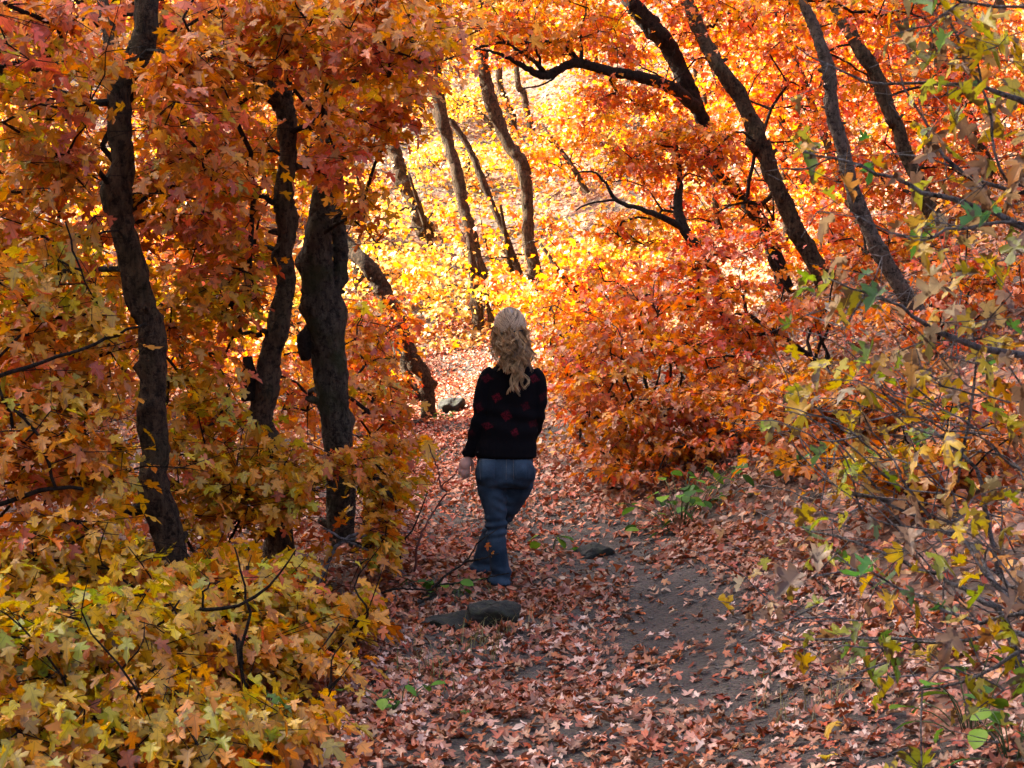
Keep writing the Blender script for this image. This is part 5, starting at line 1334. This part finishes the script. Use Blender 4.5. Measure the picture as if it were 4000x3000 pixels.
plant('maple_shrub', 'foreground shrub with grey branches and spotted yellow-green leaves, right edge', 'shrub',
      [[(b0, 0.018)] + STEM],
      [], [('fore', 5), ('ochre', 2), ('green', 0.6)], 0.070, 3, 0, fs, bark=BARK_GREY, twig_bark=BARK_GREY, singles=300, spread=0.12, dead=0.12, branches=FB, twig_r=0.0013,
      extra_sprays=fore_sprays(fs), fine=FT, trunk_k=10, flat=0.8, part='stem')

# ---------------------------------------------------------------- the wooded slope behind
bgr = rg(60)
BG = [('yellow maple on the sunlit slope behind the walker', [('yellow', 3.5), ('painted_sun', 3), ('orange', 1)], 'yellow maples on the sunlit slope'),
      ('orange maple of the thicket behind the left trunks', [('orange', 4), ('yellow', 2), ('pink', 1)], 'orange maples behind the left trunks'),
      ('red-orange maple of the thicket up the right bank', [('red', 5), ('orange', 2), ('rust', 2)], 'red-orange maples up the right bank'),
      ('orange maple right of the bright slope', [('orange', 5), ('red', 2), ('yellow', 1)], 'orange maples right of the bright slope')]
spots = []
tries = 0
while len(spots) < 76 and tries < 20000:
    tries += 1
    Y = float(bgr.uniform(18.5, 42)); px = float(bgr.uniform(-350, 4350))
    x = (px / K - 512) / F * Y
    if abs(x - float(path_x(Y))) < 1.6 and Y < 23.5: continue
    if 1450 < px < 2350 and Y < 21.5: continue
    if any((x - a) ** 2 + (Y - b) ** 2 < (1.0 + 0.035 * Y) ** 2 for a, b, _ in spots): continue
    spots.append((x, Y, px))
for x, Y, px in spots:
    k_ = 0 if 1250 < px < 1980 else (1 if px <= 1250 else (3 if px < 2750 else 2))
    z = float(H(x, Y))
    centre = 1350 < px < 2450
    h = float(bgr.uniform(0.8, 1.6)) if (900 < px < 2450 and Y < 36) else (float(bgr.uniform(1.6, 2.8)) if px <= 900 else float(bgr.uniform(2.2, 4.0)))
    lean = bgr.normal(0, 0.25, 2) + np.array([-0.3, 0])
    b = np.array([x, Y, z - 0.1])
    line = [(b, 0.06), (b + np.array([lean[0] * 0.4, lean[1] * 0.4, h * 0.4]), 0.05), (b + np.array([lean[0], lean[1], h * 0.9]), 0.02)]
    w = float(bgr.uniform(1.0, 1.5))
    n = int(95 if not centre else 80)
    q = norm(bgr.normal(0, 1, (n, 3))) * bgr.random((n, 1)) ** 0.45
    sp = b + np.array([lean[0] * 0.7, lean[1] * 0.7, h * 0.55]) + q * np.array([w, w, h * 0.52])
    sp = sp[sp[:, 2] > H(sp[:, 0], sp[:, 1]) + 0.15]
    sp = sp[~in_corridor(sp)]
    if len(sp) < 5: continue
    lab, pal, grp = BG[k_]
    ppx, ppy, _ = project(np.array([x, Y, z + h * 0.5]))
    where = 'at the top' if ppy < 350 else ('half way up' if ppy < 800 else 'low near the path')
    tall = 'low ' if h < 1.7 else ('tall ' if h > 3 else '')
    lab = tall + lab + ', ' + where; grp = tall + grp + ' ' + where
    plant('maple_tree', lab, 'tree', [line], [], pal, 0.083, 18, 2, bgr, group=grp, extra_sprays=sp, trunk_k=6, part_branches=False, twigs=False, spread=0.28, twig_r=0.003)

finish_plants()
# ------------------------------------------------------------------ leaf litter
def litter_arrays(x, y, pal, size, rng, tilt=0.26, lift=0.02):
    n = len(x)
    e = 0.05
    gx = (H(x + e, y) - H(x - e, y)) / (2 * e); gy = (H(x, y + e) - H(x, y - e)) / (2 * e)
    up = norm(np.stack([-gx, -gy, np.ones(n)], -1))
    nn = norm(up + rng.normal(0, tilt, (n, 3)))
    a = rng.uniform(0, 2 * math.pi, n)
    d = np.stack([np.cos(a), np.sin(a), np.zeros(n)], -1)
    d = norm(d - (d * nn).sum(-1, keepdims=True) * nn)
    s = size * rng.uniform(0.6, 1.2, n)
    c = np.stack([x, y, H(x, y) + 0.012 + s * 0.10 + rng.random(n) * lift], -1)
    col = pick(pal, n, rng) * rng.uniform(0.5, 1.15, (n, 1)) * (1 + rng.normal(0, 0.05, (n, 3)))
    return dict(c=c, d=d, n=nn, s=s, col=np.clip(col * np.array([0.9, 0.9, 0.82]), 0.01, 0.9))

def vnoise(x, y, f, seed):
    r_ = np.random.default_rng(seed).uniform(0, 6.28, 8)
    return (np.sin(x * f + 1.3 * np.sin(y * f * 0.7 + r_[0]) + r_[1]) + np.sin(y * f * 1.1 + 1.2 * np.sin(x * f * 0.8 + r_[2]) + r_[3]) + 0.7 * np.sin((x + y) * f * 1.9 + r_[4]) + 0.7 * np.sin((x - y) * f * 2.3 + r_[5])) / 3.4

lr = rg(80)
# on the path
n = 36000
y = lr.uniform(4.2, 24.5, n); y = np.where(lr.random(n) < 0.45, lr.uniform(4.2, 10.5, n), y)
tt = lr.uniform(-1.25, 1.25, n)
x = path_x(y) + tt * path_hw(y)
bare = np.exp(-((tt - 0.45) / 0.36) ** 2) * np.exp(-((y - 8.3) / 2.6) ** 2)
dens = 0.66 + 0.5 * vnoise(x, y, 2.6, 5) - 0.85 * bare
keep = lr.random(n) < np.clip(dens, 0.08, 1)
x, y = x[keep], y[keep]
A = litter_arrays(x, y, [('litter', 5), ('litter_red', 4)], 0.050, lr)
far = A['c'][:, 1] > 10.0
redder = pick('litter_red', len(A['c']), lr) * lr.uniform(0.75, 1.25, (len(A['c']), 1))
A['col'] = np.where((far & (lr.random(len(far)) < 0.75))[:, None], redder, A['col'])
px, py, dep = project(A['c'])
seen = (px > 60) & (px < 3940) & (py > 60) & (py < 2970) & (px > 1450)
pale = pick('litter', len(A['c']), lr) * np.array([1.2, 1.38, 1.5]) * lr.uniform(0.85, 1.2, (len(A['c']), 1))
A['col'] = np.clip(np.where(((A['c'][:, 1] < 8.2) & (lr.random(len(far)) < 0.3))[:, None], pale, A['col']), 0.01, 0.8)
order = np.argsort(np.where(seen, dep, 1e9))[:300]
hue = A['col'][order]
for k_, i_ in enumerate(order):
    o = bpy.data.objects.new('fallen_leaf', LITTER_MESHES[k_ % 8]); COL.objects.link(o)
    d, n_ = A['d'][i_], A['n'][i_]; e = np.cross(d, n_); s = A['s'][i_]; c = A['c'][i_]
    o.matrix_basis = Matrix(((e[0] * s, d[0] * s, n_[0] * s, c[0]), (e[1] * s, d[1] * s, n_[1] * s, c[1]), (e[2] * s, d[2] * s, n_[2] * s, c[2]), (0, 0, 0, 1)))
    o.color = (*A['col'][i_], 1)
    r_, g_, b_ = A['col'][i_]
    if g_ / r_ > 0.5: tag(o, 'pale tan fallen maple leaf on the near end of the path', 'leaf', 'pale fallen leaves on the near path')
    elif r_ > 0.36: tag(o, 'reddish fallen maple leaf on the near end of the path', 'leaf', 'reddish fallen leaves on the near path')
    else: tag(o, 'dark brown fallen maple leaf on the near end of the path', 'leaf', 'brown fallen leaves on the near path')
m_ = np.ones(len(A['c']), bool); m_[order] = False
A = {k_: a[m_] for k_, a in A.items()}
nearp = A['c'][:, 1] < 8.8
for sel, lod_, lab_ in ((nearp, 1, 'fallen maple leaves scattered over the near dirt path'), (~nearp, 2, 'reddish fallen leaves covering the path round and beyond the walker')):
    Q_ = {k_: a[sel] for k_, a in A.items()}
    tag(link('path_leaf_litter', leaves_mesh('path_leaf_litter', lod_, Q_['c'], Q_['d'], Q_['n'], Q_['s'], Q_['col'], LITTER, (0, 0, 0), lr, curl=2.0)), lab_, 'leaf litter', kind='stuff')
# beside the path
n = 47000
y = lr.uniform(3.2, 14, n); x = lr.uniform(-5, 7.5, n)
k1 = (np.abs(x) < 0.36 * y + 1.3) & (np.abs(x - path_x(y)) > path_hw(y) * 1.05)
x, y = x[k1], y[k1]
B1 = litter_arrays(x, y, [('litter', 3), ('litter_red', 4), ('litter_gold', 1)], 0.054, lr, tilt=0.4, lift=0.07)
up_ = (B1['c'][:, 0] > path_x(B1['c'][:, 1]) + 1.6) & (lr.random(len(B1['c'])) < 0.7)
B1['col'] = np.where(up_[:, None], pick([('rust', 3), ('litter_red', 2)], len(up_), lr) * lr.uniform(0.5, 0.95, (len(up_), 1)), B1['col'])
n = 35000
y = lr.uniform(14, 24, n); x = lr.uniform(-10, 10.5, n)
k1 = (np.abs(x) < 0.36 * y + 1.4) & (np.abs(x - path_x(y)) > path_hw(y) * 1.05)
x, y = x[k1], y[k1]
B2 = litter_arrays(x, y, [('litter_red', 3), ('litter_gold', 3), ('orange', 1)], 0.07, lr, tilt=0.45, lift=0.08)
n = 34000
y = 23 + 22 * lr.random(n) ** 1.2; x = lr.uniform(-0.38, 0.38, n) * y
B3 = litter_arrays(x, y, [('litter_gold', 2), ('painted_sun', 5), ('yellow', 2)], 0.10, lr, tilt=0.5, lift=0.15)
tag(link('leaf_litter', leaves_mesh('leaf_litter', 2, B1['c'], B1['d'], B1['n'], B1['s'], B1['col'], LITTER, (0, 0, 0), lr, curl=2.0)), 'thick reddish leaf litter on the ground beside the path', 'leaf litter', kind='stuff')
tag(link('leaf_litter', leaves_mesh('leaf_litter', 2, B2['c'], B2['d'], B2['n'], B2['s'], B2['col'], LITTER, (0, 0, 0), lr, curl=1.5)), 'rust and orange leaf litter under the trees beyond the walker', 'leaf litter', kind='stuff')
tag(link('leaf_litter', leaves_mesh('leaf_litter', 2, B3['c'], B3['d'], B3['n'], B3['s'], B3['col'], LEAF, (0, 0, 0), lr, curl=1.5)), 'golden leaf litter and seedlings on the sunlit slope', 'leaf litter', kind='stuff')

# ------------------------------------------------------------------ rocks
ROCK = rock_material()
def rock(label, px, py, w_px, size, seed, rotz=0.0, sink=0.35):
    rng = rg(seed)
    b = ground_hit(px, py)
    w = m_of(w_px, b[1])
    nth, nph = 44, 70
    th = np.linspace(0.02, math.pi - 0.02, nth); ph = np.arange(nph) / nph * 2 * math.pi
    u = np.stack([np.sin(th)[:, None] * np.cos(ph), np.sin(th)[:, None] * np.sin(ph), np.cos(th)[:, None] * np.ones(nph)], -1).reshape(-1, 3)
    rad = np.ones(len(u))
    for _ in range(16):
        nrm = norm(rng.normal(0, 1, 3)); h = rng.uniform(0.6, 0.92)
        d = u @ nrm
        rad = np.where(d > 0.05, np.minimum(rad, h / np.maximum(d, 0.05)), rad)
    rad = rad * (1 + 0.03 * np.sin(9 * u[:, 0] + 3) * np.sin(8 * u[:, 1]) + 0.02 * np.sin(23 * u[:, 0] + 17 * u[:, 2]) * np.sin(21 * u[:, 1] + seed) + 0.012 * np.sin(47 * u[:, 1] + 39 * u[:, 0]) * np.sin(51 * u[:, 2]) + 0.008 * rng.standard_normal(len(u)))
    u = np.sign(u) * np.abs(u) ** 0.88
    v = u * rad[:, None] * np.array(size) * w
    v[:, 2] += 0.22 * v[:, 0] * (size[2] / size[0]) + 0.05 * w * np.sin(v[:, 0] / w * 9 + seed) * np.cos(v[:, 1] / w * 7)
    c_, s_ = math.cos(rotz), math.sin(rotz)
    v = v @ np.array([[c_, s_, 0], [-s_, c_, 0], [0, 0, 1]])
    i = np.arange(nth - 1)[:, None] * nph; j = np.arange(nph)[None]
    q = np.stack([i + j, i + nph + j, i + nph + (j + 1) % nph, i + (j + 1) % nph], -1).reshape(-1, 4)
    o = link('rock', new_mesh('rock', v, q, ROCK, smooth=True), loc=b + np.array([0, 0, size[2] * w * (1 - 2 * sink) * 0.5]))
    tag(o, label, 'rock')
    return o
rock('large dark rounded boulder at the left edge of the path', 1915, 2445, 250, (0.52, 0.45, 0.31), 5, 0.2, sink=0.22)
rock('low dark stone slab adjoining the boulder on its left', 1765, 2450, 250, (0.58, 0.45, 0.20), 6, -0.2, sink=0.2)
rock('flat dark stone on the right side of the path', 2312, 2180, 165, (0.55, 0.4, 0.26), 7, 0.4, sink=0.2)
rock('squared brown rock at the foot of the leaning forked maple', 1762, 1610, 100, (0.55, 0.5, 0.5), 8, 0.3, sink=0.15)
rock('small grey stone beside the far left bend of the path', 1625, 1660, 60, (0.52, 0.5, 0.3), 9, 0.1)

# small gravel lying on the bare dirt
pr_ = rg(82); n = 2600
y = pr_.uniform(4.8, 14, n); x = path_x(y) + pr_.uniform(-1, 1, n) * path_hw(y) * 0.95
octa = np.array([(1, 0, 0), (0, 1, 0), (-1, 0, 0), (0, -1, 0), (0, 0, 0.7), (0, 0, -0.7)], float)
otri = np.array([(0, 1, 4), (1, 2, 4), (2, 3, 4), (3, 0, 4), (1, 0, 5), (2, 1, 5), (3, 2, 5), (0, 3, 5)])
sz = pr_.gamma(2.0, 0.0024, n) + 0.003
pv = octa[None] * (1 + pr_.normal(0, 0.25, (n, 6, 3))) * sz[:, None, None] + np.stack([x, y, H(x, y) + 0.014], -1)[:, None]
tag(link('gravel', new_mesh('gravel', pv.reshape(-1, 3), (otri[None] + (np.arange(n) * 6)[:, None, None]).reshape(-1, 3), plain('gravel_stone', (0.10, 0.085, 0.075), 0.9))), 'small gravel stones on the bare dirt of the path', 'gravel', kind='stuff')

# ------------------------------------------------------------------ green plants and grass
def ovate(n=9):
    h = [(0.0, 0.0), (0.22, 0.08), (0.36, 0.28), (0.38, 0.5), (0.27, 0.76), (0.0, 1.0)]
    pts = h + [(-a, b) for a, b in reversed(h[1:-1])]
    uv_ = np.array([(0.0, 0.45)] + pts); n = len(pts)
    z_ = 0.12 * np.abs(uv_[:, 0]) - 0.25 * (uv_[:, 1] - 0.3) ** 2
    return np.column_stack([uv_[:, 0], uv_[:, 1], z_]), np.array([(0, 1 + (k_ + 1) % n, 1 + k_) for k_ in range(n)])
GREEN_LEAF = leaf_material('green_leaf', 'object', spots=0.12, transl=0.3, gloss=0.02, vein_k=1.0)
ov, ot = ovate()
OV = new_mesh('round_leaf', ov, ot, GREEN_LEAF)
GREEN_STEM = plain('green_stem', (0.06, 0.09, 0.03))
def green_plant(label, px, py, n, size, spread, h, seed, pal='green'):
    rng = rg(seed); b = ground_hit(px, py)
    root = link('green_plant', None, loc=b); tag(root, label, 'plant')
    for k_ in range(n):
        a = rng.uniform(0, 6.28); r_ = spread * rng.uniform(0.15, 1); z_ = h * rng.uniform(0.15, 1)
        tip = np.array([math.cos(a) * r_, math.sin(a) * r_ * 0.8, 0]); tip[2] = float(H(b[0] + tip[0], b[1] + tip[1])) - b[2] + z_
        v_, f_ = tube(catmull([(tip[0] * 0.2, tip[1] * 0.2, -0.02), (tip[0] * 0.6, tip[1] * 0.6, tip[2] * 0.7), tip], 6), 0.0022, k=4)
        link('stem', new_mesh('stem', v_, f_, GREEN_STEM), root)
        o = bpy.data.objects.new('leaf', OV); COL.objects.link(o); o.parent = root
        s = size * rng.uniform(0.6, 1.2)
        o.matrix_basis = Matrix.Translation(Vector(tip)) @ Matrix.Rotation(a + rng.normal(-1.57, 0.6), 4, 'Z') @ Matrix.Rotation(rng.uniform(-0.7, 0.3), 4, 'X') @ Matrix.Rotation(rng.normal(0, 0.3), 4, 'Y') @ Matrix.Diagonal((s, s, s, 1))
        o.color = (*(pick(pal, 1, rng)[0] * rng.uniform(0.6, 1.2)), 1)
green_plant('broad green leaves at the right foot of the walker', 2150, 2170, 6, 0.11, 0.15, 0.13, 90)
green_plant('dark green leafy weed on the right side of the path', 2660, 2060, 46, 0.10, 0.40, 0.30, 91)
green_plant('green weed on the bank behind the leafy weed', 3080, 1850, 16, 0.08, 0.3, 0.2, 92)
green_plant('low green weed left of the boulder', 1720, 2330, 14, 0.075, 0.22, 0.10, 93)
green_plant('broad green leaves below the foreground shrub, bottom right', 3800, 2860, 14, 0.10, 0.22, 0.24, 94)
green_plant('green plant in the bottom right corner of the picture', 3960, 2990, 12, 0.09, 0.15, 0.2, 95)
green_plant('small green weeds at the lower left edge of the path', 1560, 2780, 12, 0.065, 0.28, 0.12, 96)
green_plant('single green tuft beside the far squared rock', 1735, 1640, 8, 0.08, 0.15, 0.14, 97)
green_plant('few green leaves low on the path edge near bottom', 1850, 2790, 4, 0.07, 0.08, 0.06, 98)
# grass
gr = rg(85)
gv, gf, gc = [], [], []
def tuft(px, py, n, h, spread, col):
    b = ground_hit(px, py)
    for _ in range(n):
        x_, y_ = b[0] + gr.normal(0, spread), b[1] + gr.normal(0, spread)
        z_ = float(H(x_, y_)); a = gr.uniform(0, 6.28); hh = h * gr.uniform(0.5, 1.2); ln = gr.uniform(0.2, 0.9) * hh
        t_ = np.linspace(0, 1, 5)
        c = np.stack([x_ + np.cos(a) * ln * t_ ** 2, y_ + np.sin(a) * ln * t_ ** 2, z_ + hh * (t_ - 0.25 * t_ ** 3)], -1)
        sd = np.array([-math.sin(a), math.cos(a), 0]) * 0.0022
        w = (1 - 0.9 * t_)[:, None]
        o_ = sum(len(q_) for q_ in gv)
        gv.append(np.vstack([c - sd * w, c + sd * w]))
        i = np.arange(4); gf.append(np.stack([i, i + 1, i + 6, i + 5], -1) + o_)
        gc.append(np.repeat([np.array(col) * gr.uniform(0.7, 1.3)], 10, 0))
for (a, b, n_, h_, s_, c_) in [(1830, 2560, 40, 0.22, 0.12, (0.22, 0.20, 0.07)), (1700, 2700, 30, 0.2, 0.15, (0.14, 0.18, 0.05)), (1780, 2330, 34, 0.14, 0.10, (0.08, 0.16, 0.03)), (3380, 2720, 50, 0.16, 0.12, (0.26, 0.20, 0.10)), (3150, 2800, 30, 0.16, 0.15, (0.22, 0.2, 0.08)),
                               (1960, 2480, 20, 0.16, 0.08, (0.25, 0.2, 0.08)), (3050, 2640, 16, 0.12, 0.08, (0.08, 0.15, 0.03)), (3200, 2340, 18, 0.08, 0.08, (0.09, 0.15, 0.04)), (1730, 1650, 24, 0.12, 0.12, (0.12, 0.22, 0.03)), (1880, 1530, 20, 0.14, 0.12, (0.15, 0.25, 0.04))]:
    tuft(a, b, n_, h_, s_, c_)
tag(link('grass', new_mesh('grass', np.vstack(gv), np.vstack(gf), leaf_material('grass_blade', 'attribute', spots=0.0, transl=0.3), cols=np.vstack(gc))), 'thin dry and green grass blades along the path edges', 'grass', kind='stuff')

# ------------------------------------------------------------------ bare twigs by the path
def twig(name, label, lines, m, leaves=()):
    base = P(*lines[0][0][:3]); base[2] = float(H(base[0], base[1]))
    root = link(name, None, loc=base); tag(root, label, 'twig')
    for br in lines:
        q = catmull([P(a, b, c) for a, b, c, _ in br], 24); q = q + rg(len(q)).normal(0, 0.002, q.shape)
        r_ = np.interp(np.linspace(0, len(br) - 1, 24), np.arange(len(br)), [m_of(w, c) for _, _, c, w in br])
        v_, f_ = tube(q - base, r_, k=6)
        link('stem', new_mesh('stem', v_, f_, m, smooth=True), root)
    for k_, (a, b, c, s, col, rx, rz) in enumerate(leaves):
        o = bpy.data.objects.new('leaf', LEAF_MESHES[k_ % 8]); COL.objects.link(o); o.parent = root
        o.matrix_basis = Matrix.Translation(Vector(P(a, b, c) - base)) @ Matrix.Rotation(rz, 4, 'Z') @ Matrix.Rotation(rx, 4, 'X') @ Matrix.Diagonal((s, s, s, 1))
        o.color = (*col, 1)
twig('bare_twig', 'bare forked twig reaching in front of the jeans of the walker',
     [[(1560, 2480, 8.6, 6), (1640, 2350, 8.7, 6), (1740, 2250, 8.8, 5), (1815, 2195, 8.9, 4), (1870, 2120, 9.0, 3), (1945, 2065, 9.0, 2)],
      [(1815, 2195, 8.9, 6), (1870, 2185, 8.9, 4), (1948, 2162, 9.0, 2)], [(1700, 2290, 8.75, 6), (1830, 2270, 8.9, 4), (1990, 2238, 9.0, 2)],
      [(1400, 2440, 8.4, 5), (1560, 2400, 8.5, 5), (1700, 2320, 8.7, 4)], [(1450, 2330, 8.6, 5), (1550, 2300, 8.6, 5), (1680, 2305, 8.7, 3)]], BARK_DARK,
     [(1905, 2130, 9.0, 0.05, (0.5, 0.16, 0.05), -1.2, 0.3), (1925, 2160, 9.0, 0.04, (0.55, 0.22, 0.05), -1.0, 2.0)])
twig('seedling', 'thin red-stemmed seedling with yellow leaf left of the hand',
     [[(1745, 1920, 9.3, 4), (1722, 1900, 9.3, 4), (1712, 1840, 9.3, 3), (1690, 1780, 9.3, 3), (1675, 1735, 9.3, 2)], [(1722, 1900, 9.3, 3), (1770, 1860, 9.3, 3), (1795, 1825, 9.3, 2)], [(1745, 1925, 9.3, 4), (1700, 1990, 9.3, 4), (1640, 2100, 9.2, 5), (1620, 2230, 9.2, 5)]], plain('red_twig', (0.10, 0.03, 0.02)),
     [(1672, 1745, 9.3, 0.11, (0.62, 0.36, 0.06), -1.5, 0.2), (1730, 1765, 9.3, 0.09, (0.66, 0.40, 0.05), -0.6, 1.3)])
twig('bare_twig', 'pale bare twigs crossing the mossy trunk foot',
     [[(1180, 2450, 8.8, 9), (1290, 2180, 8.9, 8), (1330, 2120, 8.9, 7), (1430, 2060, 9.0, 5), (1560, 1990, 9.1, 3)], [(1330, 2120, 8.9, 6), (1450, 2090, 9, 4), (1600, 2080, 9, 2)], [(1260, 2060, 8.9, 4), (1350, 2110, 8.9, 5), (1480, 2170, 8.9, 4), (1580, 2240, 8.9, 3)]], BARK_GREY)
